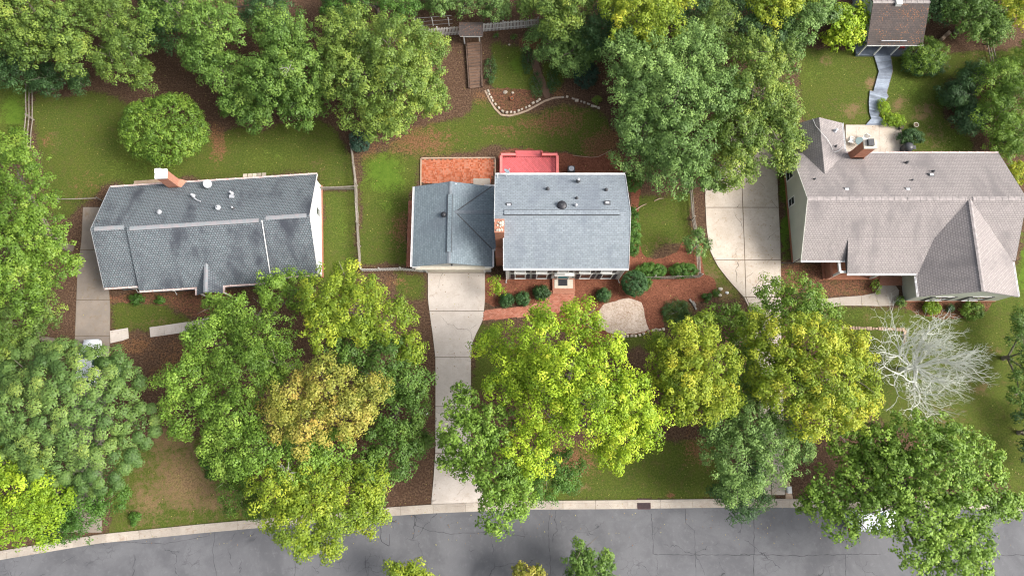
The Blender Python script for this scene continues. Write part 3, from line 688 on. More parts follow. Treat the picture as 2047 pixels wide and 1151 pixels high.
def gutter(parent, a, b, mat=None, straps=True, w=.13, h=.13):
    a, b = Vector(a), Vector(b); d = (b-a).normalized(); L_ = (b-a).length; r = Vector((-d.y, d.x, 0))
    mb = MB().bar(a-Vector((0,0,h/2)), b-Vector((0,0,h/2)), w, .02)
    mb.bar(a+r*w/2, b+r*w/2, .022, h); mb.bar(a-r*w/2, b-r*w/2, .022, h)
    if straps:
        k = .5
        while k < L_: q = a+d*k+Vector((0,0,h/2-.005)); mb.bar(q-r*w*.47, q+r*w*.9, .05, .012); k += 0.9
    return mb.build('gutter', mat or M_trim, parent)
def ridge_cap(parent, a, b, mat, w=.34, n=None, name='ridge_cap'):
    a, b = Vector(a), Vector(b); L_ = (b-a).length; d = (b-a).normalized(); r = Vector((-d.y, d.x, 0)).normalized()
    mb = MB(); step = .3; k = 0.0; i = 0; rr = random.Random(3)
    while k < L_-.05:
        p = a+d*k; q = a+d*min(k+step+.04, L_); z = .03+.012*(i % 2)
        mb.add([p-r*w/2+Vector((0,0,z-.06)), p+Vector((0,0,z)), p+r*w/2+Vector((0,0,z-.06)), q-r*w/2+Vector((0,0,z-.07)), q+Vector((0,0,z-.01)), q+r*w/2+Vector((0,0,z-.07))],
               [(0,3,4,1),(1,4,5,2),(0,1,2),(0,2,5,3)]); k += step; i += 1
    return mb.build(name, mat, parent)
def frame(origin, xdir):
    x = Vector(xdir).normalized(); z = Vector((0,0,1)); y = x.cross(z)      # y points out of a wall walked left-to-right seen from outside
    return Matrix(((x.x,y.x,0,origin[0]),(x.y,y.y,0,origin[1]),(0,0,1,origin[2]),(0,0,0,1)))

# ------------------------------------------------------------------ middle house
def middle_house():
    H = thing('house', 'two storey house in the middle with blue grey roof and black shutters', 'house', (4.9, 19.3, 0))
    ez, rz = 5.3, 7.4
    yN, yS, yR = 23.8, 14.72, 19.4
    xW, xW2, xE = -1.58, -0.78, 10.66
    zat = lambda y: rz - (yR-y)*(rz-ez)/(yR-yS)
    ych = at(998, 437, 8.3).y + .08
    cap = [(xW,yR,rz),(xE,yR,rz),(xE,yS,ez),(xW2,yS,ez),(xW2,ych,zat(ych)),(xW,ych,zat(ych))]
    MB().slab(cap, .12).build('roof', M_roofM, H)
    MB().slab([(xW,yN,ez),(xE,yN,ez),(xE,yR-.002,rz),(xW,yR-.002,rz)], .12).build('roof', M_roofM, H)
    # body
    body = [(-.45,14.93),(10.45,14.93),(10.45,23.55),(-1.38,23.55),(-1.38,ych),(-.45,ych)]
    wall_prism(H, body, 5.0, M_sideM)
    gb = MB()
    gb.add([(-1.38,ych,5.001),(-1.38,23.5,5.001),(-1.38,yR,rz-.2),(-1.2,ych,5.001),(-1.2,23.5,5.001),(-1.2,yR,rz-.2)], [(0,2,1),(3,4,5),(0,3,5,2),(1,2,5,4),(0,1,4,3)])
    gb.build('gable', M_sideM, H); gb = MB()
    for x0, x1 in ((10.25, 10.45),(-.45,-.3)):
        gb.add([(x0,15.0,5.001),(x0,23.5,5.001),(x0,yR,rz-.2),(x1,15.0,5.001),(x1,23.5,5.001),(x1,yR,rz-.2)], [(0,2,1),(3,4,5),(0,3,5,2),(1,2,5,4),(0,1,4,3)])
        gb.build('gable', M_sideM, H); gb = MB()
    MB().box((-.74,yS-.02,ez-.26),(xE-.04,yS+.05,ez-.125)).build('fascia', M_trim, H)
    MB().box((-.42,14.76,4.99),(10.42,14.925,5.05)).build('soffit', M_trim, H)
    gutter(H, (xW2,yS-.09,ez-.03), (xE,yS-.09,ez-.03), straps=False, w=.16); gutter(H, (xW,yN+.08,ez-.03), (xE,yN+.08,ez-.03), straps=False, w=.15)
    for x, y0, y1 in ((xE+.015, yS, yN), (xW-.015, ych, yN), (xW2-.015, yS, ych)):
        ra = MB()
        for a, b in ((y0, min(y1, yR)), (max(y0, yR), y1)):
            if b-a > .1:
                za = zat(a) if a <= yR else rz-(a-yR)*(rz-ez)/(yN-yR); zb = zat(b) if b <= yR else rz-(b-yR)*(rz-ez)/(yN-yR)
                ra.bar((x,a,za-.04),(x,b,zb-.04),.03,.16)
        ra.build('rake_board', M_trim, H)
    # ridge vent
    a, b = at(1008,428,7.45), at(1238,421,7.45)
    MB().box((a.x,yR-.2,rz-.08),(b.x,yR+.17,rz+.05)).build('ridge_vent', M_roofM, H)
    rv = MB().box((a.x-.03,yR-.25,rz-.09),(b.x+.03,yR-.202,rz+.035)).box((a.x-.03,yR+.172,rz-.09),(b.x+.03,yR+.215,rz+.035)); rv.build('ridge_vent', M_dark, H)
    # front windows
    yw = 14.93
    for px in (1040, 1083, 1170, 1213):
        x = at(px, 553, 1.2).x; window(H, frame((x,yw,.38),(1,0,0)), .98, 1.7, .36, muntin=False)
        x = at(px, 545, 3.4).x; window(H, frame((x,yw,3.1),(1,0,0)), .98, 1.5, .36, sill=.16)
    x = at(1126, 545, 3.4).x; window(H, frame((x,yw,3.1),(1,0,0)), .98, 1.5, .36, sill=.16)
    # corner boards
    MB().box((-.47,14.88,0),(-.33,14.928,4.98)).build('corner_board', M_white, H); MB().box((10.33,14.88,0),(10.47,14.928,4.98)).build('corner_board', M_white, H)
    MB().tube([(10.6,14.72,4.95),(10.5,14.84,4.5),(10.5,14.84,.15),(10.62,14.5,.08)], .045, 8).build('downspout', M_white, H)
    MB().tube([(-.62,14.72,4.95),(-.56,14.86,4.5),(-.56,14.84,.15),(-.6,14.5,.08)], .045, 8).build('downspout', M_white, H)
    # door and porch
    dx = at(1126, 550, 1).x
    dr_ = MB().box((dx-.5,yw-.06,.36),(dx+.5,yw-.003,2.35)).build('door', M_teal, H)
    for i in range(2):
        for j in range(2): MB().box((dx-.4+i*.44,yw-.075,1.5+j*.38),(dx-.04+i*.44,yw-.062,1.8+j*.38)).build('pane', M_glass, dr_)
    MB().lathe([(.02,0),(.035,.04),(.02,.07)], (dx+.38,yw-.10,1.25), 8).build('handle', M_galv, dr_)
    MB().box((dx-.62,yw-.1,.36),(dx-.52,yw-.002,2.42)).box((dx+.52,yw-.1,.36),(dx+.62,yw-.002,2.42)).box((dx-.62,yw-.1,2.422),(dx+.62,yw-.002,2.5)).build('door_frame', M_white, H)
    cn_ = MB(); y0 = yw-.26
    cn_.add([(dx-.95,y0,2.55),(dx+.95,y0,2.55),(dx,y0,2.86),(dx-.95,yw-.003,2.55),(dx+.95,yw-.003,2.55),(dx,yw-.003,2.86)], [(0,1,2),(3,5,4),(0,2,5,3),(1,4,5,2),(0,3,4,1)])
    cn_.box((dx-.95,y0-.03,2.45),(dx+.95,yw-.004,2.549)); cn_.build('door_canopy', M_white, H)
    for s in (-1, 1):
        p = Vector((dx+s*.86, yw-.14, 1.85))
        MB().lathe([(.03,-.18),(.09,-.14),(.10,.10),(.05,.2)], p, 8).bar(p+Vector((0,.02,.1)), p+Vector((0,.13,.1)), .03, .03).build('lantern', M_dark, H)
    P = [at(x, y, .3) for x, y in ((1105,560),(1150,578))]
    x0, x1, yb = at(1104.5,578,.3).x, at(1149.5,578,.3).x, at(1126,580,.3).y
    pr = MB().box((x0,yb,0.001),(x1,yw-.004,.30)); porch = pr.build('porch', M_brickO, H)
    MB().box((x0+.2,yb+.2,.3005),(x1-.2,yw-.11,.33)).build('porch_floor', M_cream, porch)
    MB().box((x0+.02,yb-.33,.001),(x1-.02,yb-.003,.16)).build('step', M_brickO, porch)
    mat_ = MB().box((dx-.45,at(1126,571,.35).y,.331),(dx+.45,at(1126,558.5,.35).y,.352)).build('door_mat', M_black)
    meta(mat_, 'black rubber door mat on the pale porch before the teal front door', 'doormat')
    # chimney
    cx0, cx1 = -1.52, -.70; cy1 = at(998, 438, 8.3).y; cy0 = at(998, 464, 8.3).y
    ch = MB().box((cx0,cy0,0),(cx1,cy1,8.1)); c = ch.build('chimney', M_brick, H)
    MB().box((cx0-.03,cy0-.03,8.101),(cx1+.03,cy1+.03,8.28)).build('chimney_cap', M_brickO, c)
    r = random.Random(4); cap_ = MB()
    for k in range(16):
        u, v = r.uniform(cx0+.1,cx1-.1), r.uniform(cy0+.1,cy1-.1); s = r.uniform(.07,.15)
        cap_.lathe([(s,0),(s*.9,s*.7),(s*.3,s)], (u,v,8.281), 7)
    cap_.build('chimney_crown', M_stone, c)
    MB().prism([(cx0-.05,cy0-1.0),(cx1-.02,cy0-1.0),(cx1-.02,cy0-.003),(cx0-.05,cy0-.003)], 0, 3.3).build('chimney_breast', M_brick, c)
    # roof fittings
    pipe_vent(H, 1156,361,6.0, .08,.3,M_dark,M_galv); pipe_vent(H, 1095,377,6.3,.07,.22); pipe_vent(H, 1212,379,6.3,.07,.22,M_dark); pipe_vent(H, 1153,396,6.7,.06,.22)
    box_vent(H, 1017,410,6.95,M_galv); box_vent(H, 1214,406,6.95,M_galv)
    round_vent(H, 1123,412,7.0,.44,M_black); round_vent(H, 1151,411,7.0,.15,M_galv)
    dish(H, 1012,344,5.85,(.5,.55,.75),M_bluedish,.3)
    MB().tube([at(995,356,5.45), at(995,346,5.6)], .03, 8).tube([at(992,355,5.4), at(998,355,5.4)], .03, 6).tube([at(992,347,5.6), at(998,347,5.6)], .03, 6).build('antenna_mast', M_white, H)
    # ---------------- garage wing
    ge, gr = 2.75, 4.15
    W = at(826,450,ge).x; E = at(985,450,ge).x; N = at(826,373,ge).y; S = at(826,533,ge).y; R_ = at(899,440,gr).x
    E2 = E
    MB().slab([(W,N,ge),(W,S,ge),(R_,S,gr),(R_,N,gr)], .1).build('roof', M_roofG, H)
    MB().slab([(R_+.001,N,gr),(R_+.001,S,gr),(E,S,ge),(E,N,ge)], .1).build('roof', M_roofG, H)
    cyS, cyN = at(985,498,ge).y, at(985,372,ge).y; cyR = at(950,424,3.95).y; xr = -1.4
    zx = 3.98; x0 = R_+.35
    MB().slab([(x0,cyS,ge),(xr+.02,cyS,ge),(xr+.02,cyR,zx),(x0,cyR,zx)], .1).build('roof', M_roofG, H)
    MB().slab([(x0,cyR+.001,zx),(xr+.02,cyR+.001,zx),(xr+.02,cyN,ge),(x0,cyN,ge)], .1).build('roof', M_roofG, H)
    gx0, gx1, gy0, gy1 = W+.25, E-.2, S+.14, N-.3
    wall_prism(H, [(gx0,gy0),(gx1,gy0),(gx1,gy1),(gx0,gy1)], 2.62, M_sideM)
    wall_prism(H, [(gx1+.001,cyS+.3),(xr,cyS+.3),(xr,cyN-.3),(gx1+.001,cyN-.3)], 2.62, M_brick)
    gb = MB()
    for y0, y1 in ((gy0-.001, gy0+.15), (gy1-.15, gy1)):
        gb.add([(gx0,y0,2.621),(gx1,y0,2.621),(R_,y0,gr-.16),(gx0,y1,2.621),(gx1,y1,2.621),(R_,y1,gr-.16)], [(0,1,2),(3,5,4),(0,2,5,3),(1,4,5,2),(0,3,4,1)])
    gb.build('gable', M_sideM, H)
    # pent return + garage door
    MB().slab([(gx0+.05,gy0-.32,2.28),(gx1-.05,gy0-.32,2.28),(gx1-.05,gy0-.003,2.45),(gx0+.05,gy0-.003,2.45)], .08).build('pent_roof', M_cream, H)
    dl, drr = at(855,545).x+.05, at(968,545).x-.05
    gd = MB().box((dl,gy0-.06,0.06),(drr,gy0-.003,2.18)).build('garage_door', M_cream, H)
    for k in range(4): MB().box((dl+.04,gy0-.085,.09+k*.53),(drr-.04,gy0-.062,.09+k*.53+.47)).build('door_panel', M_cream, gd)
    MB().box((dl-.18,gy0-.09,0),(dl-.01,gy0-.002,2.27)).box((drr+.01,gy0-.09,0),(drr+.18,gy0-.002,2.27)).build('door_frame', M_white, H)
    gutter(H, (W-.07,S,ge-.05), (W-.07,N,ge-.05), straps=False, w=.16)
    gutter(H, (E+.07,S,ge-.05), (E+.07,cyS,ge-.05), straps=False); gutter(H, (E+.1,cyS-.06,ge-.05), (xr+.3,cyS-.06,ge-.05), straps=False)
    gutter(H, (at(968,371,ge).x,cyN+.07,ge-.05), (xr-.2,cyN+.07,ge-.05), straps=False)
    for xa, xb in ((W, W+.75), (E-.75, E)): MB().box((xa,S-.08,ge-.2),(xb,S-.003,ge-.08)).build('cornice_return', M_trim, H)
    ridge_cap(H, (R_,N,gr), (R_,N-1.3,gr), M_capM); ridge_cap(H, (R_,S+1.1,gr), (R_,S,gr), M_capM)
    MB().box((R_-.19,S+1.1,gr-.08),(R_+.19,N-1.3,gr+.05)).build('ridge_vent', M_roofG, H)
    MB().box((R_-.235,S+1.08,gr-.09),(R_-.192,N-1.28,gr+.035)).box((R_+.192,S+1.08,gr-.09),(R_+.235,N-1.28,gr+.035)).build('ridge_vent', M_dark, H)
    ridge_cap(H, (x0-.15,cyR,zx+.02), (xr,cyR,zx+.02), M_capM)
    xv = R_+(gr-zx)/(gr-ge)*(E-R_)
    for yy in (cyS, cyN):
        MB().bar((xv,cyR,zx+.01),(E-.05,yy,ge+.03),.09,.03).build('valley_flashing', M_dark, H)
    round_vent(H, 887,430,3.95,.26,M_black)
    MB().lathe([(.09,0),(.11,.1),(.05,.16)], (R_+.2,gy0-.1,3.2), 8).build('floodlight', M_dark, H)
    pipe_vent(H, 911,369,3.8,.07,.25,M_galv); MB().lathe([(.12,0),(.05,.12)], at(913,376,3.75), 8).build('vent_pipe', M_galv, H)
middle_house()

# red deck
def deck():
    z = .65; a = at(1002,307,z); b = at(1114,347,z)
    x0, x1, yt, yb = a.x, b.x, at(1010,313,z).y, 23.56
    D = thing('deck', 'red painted wooden deck with diagonal boards, low rails and wide steps behind the middle house', 'deck', ((x0+x1)/2, (yt+yb)/2, 0))
    MB().box((x0,yb,.05),(x1,yt,z-.05)).build('deck_frame', M_deckd, D)
    sp = .142; ang = math.radians(-52); d = Vector((math.cos(ang), math.sin(ang), 0)); n = Vector((-d.y, d.x, 0)); c0 = Vector((x0, yb, 0))
    def clip(k):
        pts = []; o = c0 + n*k
        for X in (x0, x1):
            t = (X-o.x)/d.x; y = o.y+d.y*t
            if yb <= y <= yt: pts.append(Vector((X, y, 0)))
        for Y in (yb, yt):
            t = (Y-o.y)/d.y; x = o.x+d.x*t
            if x0 < x < x1: pts.append(Vector((x, Y, 0)))
        return pts[:2] if len(pts) >= 2 else None
    k = -8.0
    while k < 8:
        s = clip(k)
        if s and (s[0]-s[1]).length > .3:
            dd = (s[1]-s[0]).normalized(); e = Vector((0,0,z-.02))
            MB().bar(s[0]+dd*.09+e, s[1]-dd*.09+e, sp-.024, .04).build('board', M_deck, D)
        k += sp
    sx0, sx1 = at(1031,305,z).x, at(1083,305,z).x
    def rail(p, q):
        p, q = Vector(p), Vector(q); mb = MB().bar(p+Vector((0,0,z+.55)), q+Vector((0,0,z+.55)), .26, .05)
        mb.build('rail', M_deckR, D)
        L_ = (q-p).length; m2 = MB()
        for i in range(int(L_/.9)+2):
            t = min(1, i*.9/L_); s = p.lerp(q, t); m2.box((s.x-.045,s.y-.045,.02),(s.x+.045,s.y+.045,z+.524))
        m2.bar(p+Vector((0,0,z+.2)), q+Vector((0,0,z+.2)), .03, .1); m2.build('rail_post', M_deck, D)
    rail((x0,yt,0),(sx0,yt,0)); rail((sx1,yt,0),(x1,yt,0)); rail((x0,yb+.4,0),(x0,yt-.14,0)); rail((x1,yb+.2,0),(x1,yt-.14,0))
    for i in range(3):
        MB().box((sx0+.05,yt+.003+i*.28,z-.2-.17*i-.02),(sx1-.05,yt+.27+i*.28,z-.02-.17*i-.1)).build('step', M_deck, D)
    for x in (sx0, sx1): MB().box((x-.05,yt+.2,.02),(x+.05,yt+.3,z+.7)).bar((x,yt+.05,.7),(x,yt+.75,.25),.05,.2).build('newel_post', M_deck, D)
deck()

# ------------------------------------------------------------------ left house
def left_house():
    ang = math.radians(3.85); o = Vector((-38.62, 13.42, 0))      # front-left eave corner
    M = Matrix.Translation(o) @ Matrix.Rotation(ang, 4, 'Z')
    T = lambda x, y, z: M @ Vector((x, y, z))
    H = thing('house', 'single storey house with dark speckled shingle roof and bright white gable wall, on the left', 'house', T(10.1,5,0), ang)
    ez, rz = 2.75, 5.35; D = 10.1; yr = 5.05; Wd = 20.2; k = (rz-ez)/yr
    xa, xb = at(268,500,4).x-o.x+.2, at(537,490,4).x-o.x+.1                            # middle section limits
    def gable_sec(x0, x1, dy, nm='roof'):
        yR = yr-dy/2*0.9; zR = rz+(yr-yR)*k; yF = -dy
        zF = ez
        MB().slab([T(x0,yF,zF),T(x1,yF,zF),T(x1,yR,zR),T(x0,yR,zR)], .12).build(nm, M_roofL, H)
        MB().slab([T(x0,yR+.001,zR),T(x1,yR+.001,zR),T(x1,D,ez),T(x0,D,ez)], .12).build(nm, M_roofL, H)
        ridge_cap(H, T(x0+.3,yR,zR), T(x1-.3,yR,zR), M_capL, .4)
        gutter(H, T(x0,yF-.07,zF-.04), T(x1,yF-.07,zF-.04), M_gut)
        return yR, zR, yF
    gable_sec(0, xa, 0); ym, zm, yf = gable_sec(xa+.002, xb, .5); gable_sec(xb+.002, Wd, 0.02)
    gutter(H, T(0,D+.07,ez-.04), T(Wd,D+.07,ez-.04), M_gut)
    MB().bar(T(xb-.01,yf,ez-.01), T(xb-.01,ym,zm-.01), .05, .14).build('rake_board', M_trim, H)
    for x, mt in ((0-.02, M_capL), (Wd+.02, M_trim)):  # left rake greyed: soft shade along that edge is put into its colour
        MB().bar(T(x,0,ez-.05), T(x,yr,rz-.05), .04, .16).bar(T(x,yr,rz-.05), T(x,D,ez-.05), .04, .16).build('rake_board', mt, H)
    P = lambda *q: [tuple(T(x,y,0)[:2]) for x, y in q]
    wall_prism(H, P((.35,.35),(xa,.35),(xa,-.1),(xb,-.1),(xb,.4),(19.9,.4),(19.9,9.8),(.35,9.8)), 2.62, M_sideB)
    for x0, x1, mt in ((19.6,19.95,M_sideW),(.33,.6,M_sideB)):
        v = [T(x0,.36,2.621),T(x0,9.8,2.621),T(x0,yr,rz-.17),T(x1,.36,2.621),T(x1,9.8,2.621),T(x1,yr,rz-.17)]
        MB().add(v, [(0,2,1),(3,4,5),(0,3,5,2),(1,2,5,4),(0,1,4,3)]).build('gable', mt, H)
    MB().prism(P((19.901,.38),(19.95,.38),(19.95,9.82),(19.901,9.82)), .35, 2.62).build('siding', M_sideW, H)
    MB().prism(P((19.85,.3),(20.02,.3),(20.02,9.9),(19.85,9.9)), 0, .34).build('foundation', M_brick, H)
    fr = frame(T(19.952,6.6,1.1),(M.to_3x3() @ Vector((0,1,0)))); window(H, fr, .8, 1.1, 0, False)
    # front windows with shutters (blue-grey wall)
    wx = (M.to_3x3() @ Vector((1,0,0)))
    for x, y, w_ in ((2.4,.35,.9),(5.9,-.1,.9),(8.1,-.1,.9),(16.4,.4,.9),(18.4,.4,.9)):
        window(H, frame(T(x,y,.7), wx), w_, 1.4, .38)
    for x, y in ((.6,.0),(4.4,-.45)):
        MB().tube([T(x+.4,y,ez-.15), T(x+.9,y+.2,ez-.6), T(x+1.2,y+.25,.5), T(x+1.2,y,.1)], .045, 8).build('downspout', M_white, H)
    # entrance gable
    gx = at(415,575,3).x-o.x+.1; zt = 3.75; hw = 1.25; yf2 = -1.25; yb = 1.9
    for s in (-1, 1):
        MB().slab([T(gx,yf2,zt),T(gx,yb,zt),T(gx+s*hw,yb,zt-1.0),T(gx+s*hw,yf2,zt-1.0)], .1).build('roof', M_roofL, H)
        gutter(H, T(gx+s*(hw+.06),yf2,zt-1.05), T(gx+s*(hw+.06),-.45,zt-1.05), M_gut)
    ridge_cap(H, T(gx,yf2,zt), T(gx,yb-.4,zt), M_capL, .4)
    v = [T(gx-1.1,yf2+.15,2.62),T(gx+1.1,yf2+.15,2.62),T(gx,yf2+.15,zt-.12),T(gx-1.1,yf2+.3,2.62),T(gx+1.1,yf2+.3,2.62),T(gx,yf2+.3,zt-.12)]
    MB().add(v, [(0,1,2),(3,5,4),(0,2,5,3),(1,4,5,2),(0,3,4,1)]).build('gable', M_sideW, H)
    for s in (-1, 1):
        q = T(gx+s*1.05,yf2+.2,0); MB().box((q.x-.07,q.y-.07,.02),(q.x+.07,q.y+.07,2.62)).build('porch_post', M_white, H)
    dd = T(gx,-.1,0); MB().prism(P((gx-.5,-.16),(gx+.5,-.16),(gx+.5,-.103),(gx-.5,-.103)), .1, 2.1).build('door', M_brick, H)
    # chimney at the back
    cx, cy = at(333,352,5.4).x-o.x, 0
    loc = M.inverted() @ at(322,348,5.6)
    c = MB().prism(P((loc.x-.5,loc.y-.4),(loc.x+.5,loc.y-.4),(loc.x+.5,loc.y+.4),(loc.x-.5,loc.y+.4)), 3.0, 5.5).build('chimney', M_brickO, H)
    b = MB(); A = P((loc.x-.6,loc.y-.4),(loc.x+1.4,loc.y-.4),(loc.x+1.4,loc.y+.4),(loc.x-.6,loc.y+.4)); Bq = P((loc.x-.5,loc.y-.4),(loc.x+.5,loc.y-.4),(loc.x+.5,loc.y+.4),(loc.x-.5,loc.y+.4))
    b.prism(A, 0, 2.2); b.add([(p[0],p[1],2.2) for p in A]+[(p[0],p[1],3.3) for p in Bq], [(4,5,6,7),(0,1,5,4),(1,2,6,5),(2,3,7,6),(3,0,4,7)])
    b.build('chimney_breast', M_brickO, c)
    MB().prism(P((loc.x-.56,loc.y-.46),(loc.x+.56,loc.y-.46),(loc.x+.56,loc.y+.46),(loc.x-.56,loc.y+.46)), 5.501, 5.68).build('chimney_cap', M_white, c)
    MB().prism(P((loc.x-.45,loc.y-.02),(loc.x+.1,loc.y-.02),(loc.x+.1,loc.y+.44),(loc.x-.45,loc.y+.44)), 5.681, 5.95).build('flue', M_trim, c)
    MB().bar(T(loc.x-.6,D-1.25,3.35), T(loc.x+1.9,D-1.25,3.35), .07, .05).build('flashing', M_galv, H)
    dish(H, 415,368,3.6,(.3,-.2,1.0),M_dish,.4)
    round_vent(H, 320,425,4.6,.24,M_galv); round_vent(H, 437,416,4.6,.26,M_dish)
    pipe_vent(H, 466,416,4.7,.06,.25,M_dark,M_galv); pipe_vent(H, 386,391,4.0,.08,.3,M_galv,M_galv); pipe_vent(H, 463,386,3.9,.07,.35,M_galv,M_galv); pipe_vent(H, 197,443,4.9,.06,.3)
    q = at(394,400,4.15); MB().tube([q+Vector((-.3,.2,0)), q, q+Vector((.35,-.15,.05))], .07, 8).build('vent_pipe', M_galv, H)
    q = at(463,393,4.05); MB().box((q.x-.2,q.y-.15,q.z-.2),(q.x+.2,q.y+.15,q.z+.1)).build('roof_vent', M_galv, H)
left_house()

# ------------------------------------------------------------------ right house
def right_house():
    H = thing('house', 'wide taupe roofed house with grey green gable wall and steep front wing, on the right', 'house', (37.5, 21, 0))
    ez, rz = 2.9, 5.5
    yN = 27.0; yS = at(1640,521,ez).y; W, E = 27.55, at(2010,306,ez).x
    yR = at(1800,397,rz).y; E = 48.0
    ks = (rz-ez)/(yR-yS)
    xm = at(1691,520,3).x; yM = at(1760,548,2.85).y; yk = at(1692,474,4.2).y; zk = rz-(yR-yk)*ks; zM = 3.0
    wx0, wx1 = at(1833,570,ez).x, at(2032,570,ez).x; wr = at(1966,580,rz).x; wyF = at(1900,592,ez).y-.05
    # main slopes
    MB().slab([(W,yS,ez),(xm,yS,ez),(xm,yk,zk),(xm,yR,rz),(W,yR,rz)], .12).build('roof', M_roofR, H)
    MB().slab([(xm+.001,yk,zk),(wr,yk,zk),(wr,yR,rz),(xm+.001,yR,rz)], .12).build('roof', M_roofR, H)
    MB().slab([(xm+.001,yM,zM),(wx0+1.2,yM,zM),(wx0+1.2,yk+.001,zk),(xm+.001,yk+.001,zk)], .12).build('roof', M_roofR, H)
    MB().slab([(wx0+1.201,yM+1.0,zM+ (zk-zM)*1.0/(yk-yM)),(wr,yM+1.0,zM+(zk-zM)*1.0/(yk-yM)),(wr,yk,zk),(wx0+1.201,yk,zk)], .12).build('roof', M_roofR, H)
    MB().slab([(wr+.001,yS,ez),(E,yS,ez),(E,yR,rz),(wr+.001,yR,rz)], .12).build('roof', M_roofR, H)
    MB().slab([(W,yR+.001,rz),(E,yR+.001,rz),(E,yN,ez),(W,yN,ez)], .12).build('roof', M_roofR, H)
    MB().add([(xm-.02,yS,ez-.1),(xm-.02,yM,zM-.13),(xm-.02,yk,zk-.05),(xm+.0,yS,ez-.1),(xm+.0,yM,zM-.13),(xm+.0,yk,zk-.05)], [(0,1,2),(3,5,4),(0,2,5,3),(1,4,5,2),(0,3,4,1)]).build('cheek_wall', M_dark, H)
    ridge_cap(H, (W,yR,rz), (wr-.3,yR,rz), M_capR, .42); ridge_cap(H, (wr+.3,yR,rz), (E,yR,rz), M_capR, .42)
    # wing
    MB().slab([(wx0,wyF,ez),(wr,wyF,rz),(wr,yR,rz),(wx0,yR,ez)], .12).build('roof', M_roofR, H)
    MB().slab([(wr+.001,wyF,rz),(wx1,wyF,ez),(wx1,yR,ez),(wr+.001,yR,rz)], .12).build('roof', M_roofR, H)
    ridge_cap(H, (wr,wyF,rz+.01), (wr,yR-.2,rz+.01), M_capR, .36)
    # rear wing
    rx0, rx1 = at(1601,275,2.9).x, at(1686,275,2.9).x; rr = (rx0+rx1)/2; rzz = 4.15; ryN = at(1686,246,2.9).y
    rr = at(1643,290,rzz).x
    MB().slab([(rx0,ryN,2.9),(rr,ryN,rzz),(rr,yR+2.2,rzz),(rx0,yR+2.2,2.9)], .1).build('roof', M_roofR, H)
    MB().slab([(rr+.001,ryN,rzz),(rx1,ryN,2.9),(rx1,yR+2.2,2.9),(rr+.001,yR+2.2,rzz)], .1).build('roof', M_roofR, H)
    wall_prism(H, [(rx0+.25,yN-.2),(rx1-.25,yN-.2),(rx1-.25,ryN-.25),(rx0+.25,ryN-.25)], 2.78, M_sideG)
    gv = [(rx0+.25,ryN-.251,2.781),(rx1-.25,ryN-.251,2.781),(rr,ryN-.251,rzz-.13),(rx0+.25,ryN-.4,2.781),(rx1-.25,ryN-.4,2.781),(rr,ryN-.4,rzz-.13)]
    MB().add(gv, [(0,2,1),(3,4,5),(0,3,5,2),(1,2,5,4),(0,1,4,3)]).build('gable', M_sideG, H)
    gutter(H, (rx1+.07,yN,2.86), (rx1+.07,ryN,2.86), M_trim); gutter(H, (rx1,yN+.07,ez-.04), (E,yN+.07,ez-.04), M_gut)
    gutter(H, (W,yS-.07,ez-.04), (xm,yS-.07,ez-.04), M_trim); gutter(H, (xm,yM-.07,zM-.04), (wx0+.1,yM-.07,zM-.04), M_trim)
    gutter(H, (wx1+.07,wyF,ez-.04), (wx1+.07,yS-.1,ez-.04), M_trim); gutter(H, (wx0-.07,wyF,ez-.04), (wx0-.07,yM-.2,ez-.04), M_trim)
    # walls
    x0, x1 = 27.9, 47.7; y0 = 16.62; y1 = 26.75
    wf = wyF+.1; wxa, wxb = wx0+.3, wx1-.3
    wall_prism(H, [(x0,y0),(xm+.3,y0),(xm+.3,y0+.6),(wxa,y0+.6),(wxa,y0+1),(x1,y0+1),(x1,y1),(x0,y1)], 2.78, M_sideG)
    wall_prism(H, [(wxa-.05,wf),(wxb,wf),(wxb,y0+.999),(wxa-.05,y0+.999)], 2.78, M_sideG)
    for xx, xy in ((x0-.002, x0+.15), (x1-.15, x1)):
        v = [(xx,y0,2.781),(xx,y1,2.781),(xx,yR,rz-.16),(xy,y0,2.781),(xy,y1,2.781),(xy,yR,rz-.16)]
        MB().add(v, [(0,2,1),(3,4,5),(0,3,5,2),(1,2,5,4),(0,1,4,3)]).build('gable', M_sideG, H)
    v = [(wxa-.05,wf-.002,2.781),(wxb,wf-.002,2.781),(wr,wf-.002,rz-.16),(wxa-.05,wf+.15,2.781),(wxb,wf+.15,2.781),(wr,wf+.15,rz-.16)]
    MB().add(v, [(0,1,2),(3,5,4),(0,2,5,3),(1,4,5,2),(0,3,4,1)]).build('gable', M_sideG, H)
    MB().box((x0-.05,y0-.03,0),(x0-.003,y1+.03,.3)).build('foundation', M_brick, H); MB().box((wxa-.07,wf-.05,0),(wxb+.02,wf-.003,.25)).build('foundation', M_brick, H)
    MB().box((x0-.04,y0-.04,.301),(x0+.1,y0-.003,2.77)).build('corner_board', M_white, H); MB().box((wxa-.09,wf-.03,.251),(wxa-.051,wf+.1,2.77)).build('corner_board', M_white, H)
    for s in ((W, yS, yR),):
        MB().bar((W-.02,yS,ez-.06),(W-.02,yR,rz-.06),.04,.18).bar((W-.02,yR,rz-.06),(W-.02,yN,ez-.06),.04,.18).build('rake_board', M_sideG, H)
    MB().bar((wx0,wyF+.02,ez-.14),(wr,wyF+.02,rz-.14),.04,.16).bar((wr,wyF+.02,rz-.14),(wx1,wyF+.02,ez-.14),.04,.16).build('rake_board', M_white, H)
    for py, h in ((350, 1.5), (403, 1.25)):
        y = at(1588,py,1.2).y; window(H, frame((x0,y,.55),(0,-1,0)), .95 if h > 1.3 else .8, h, 0, False)
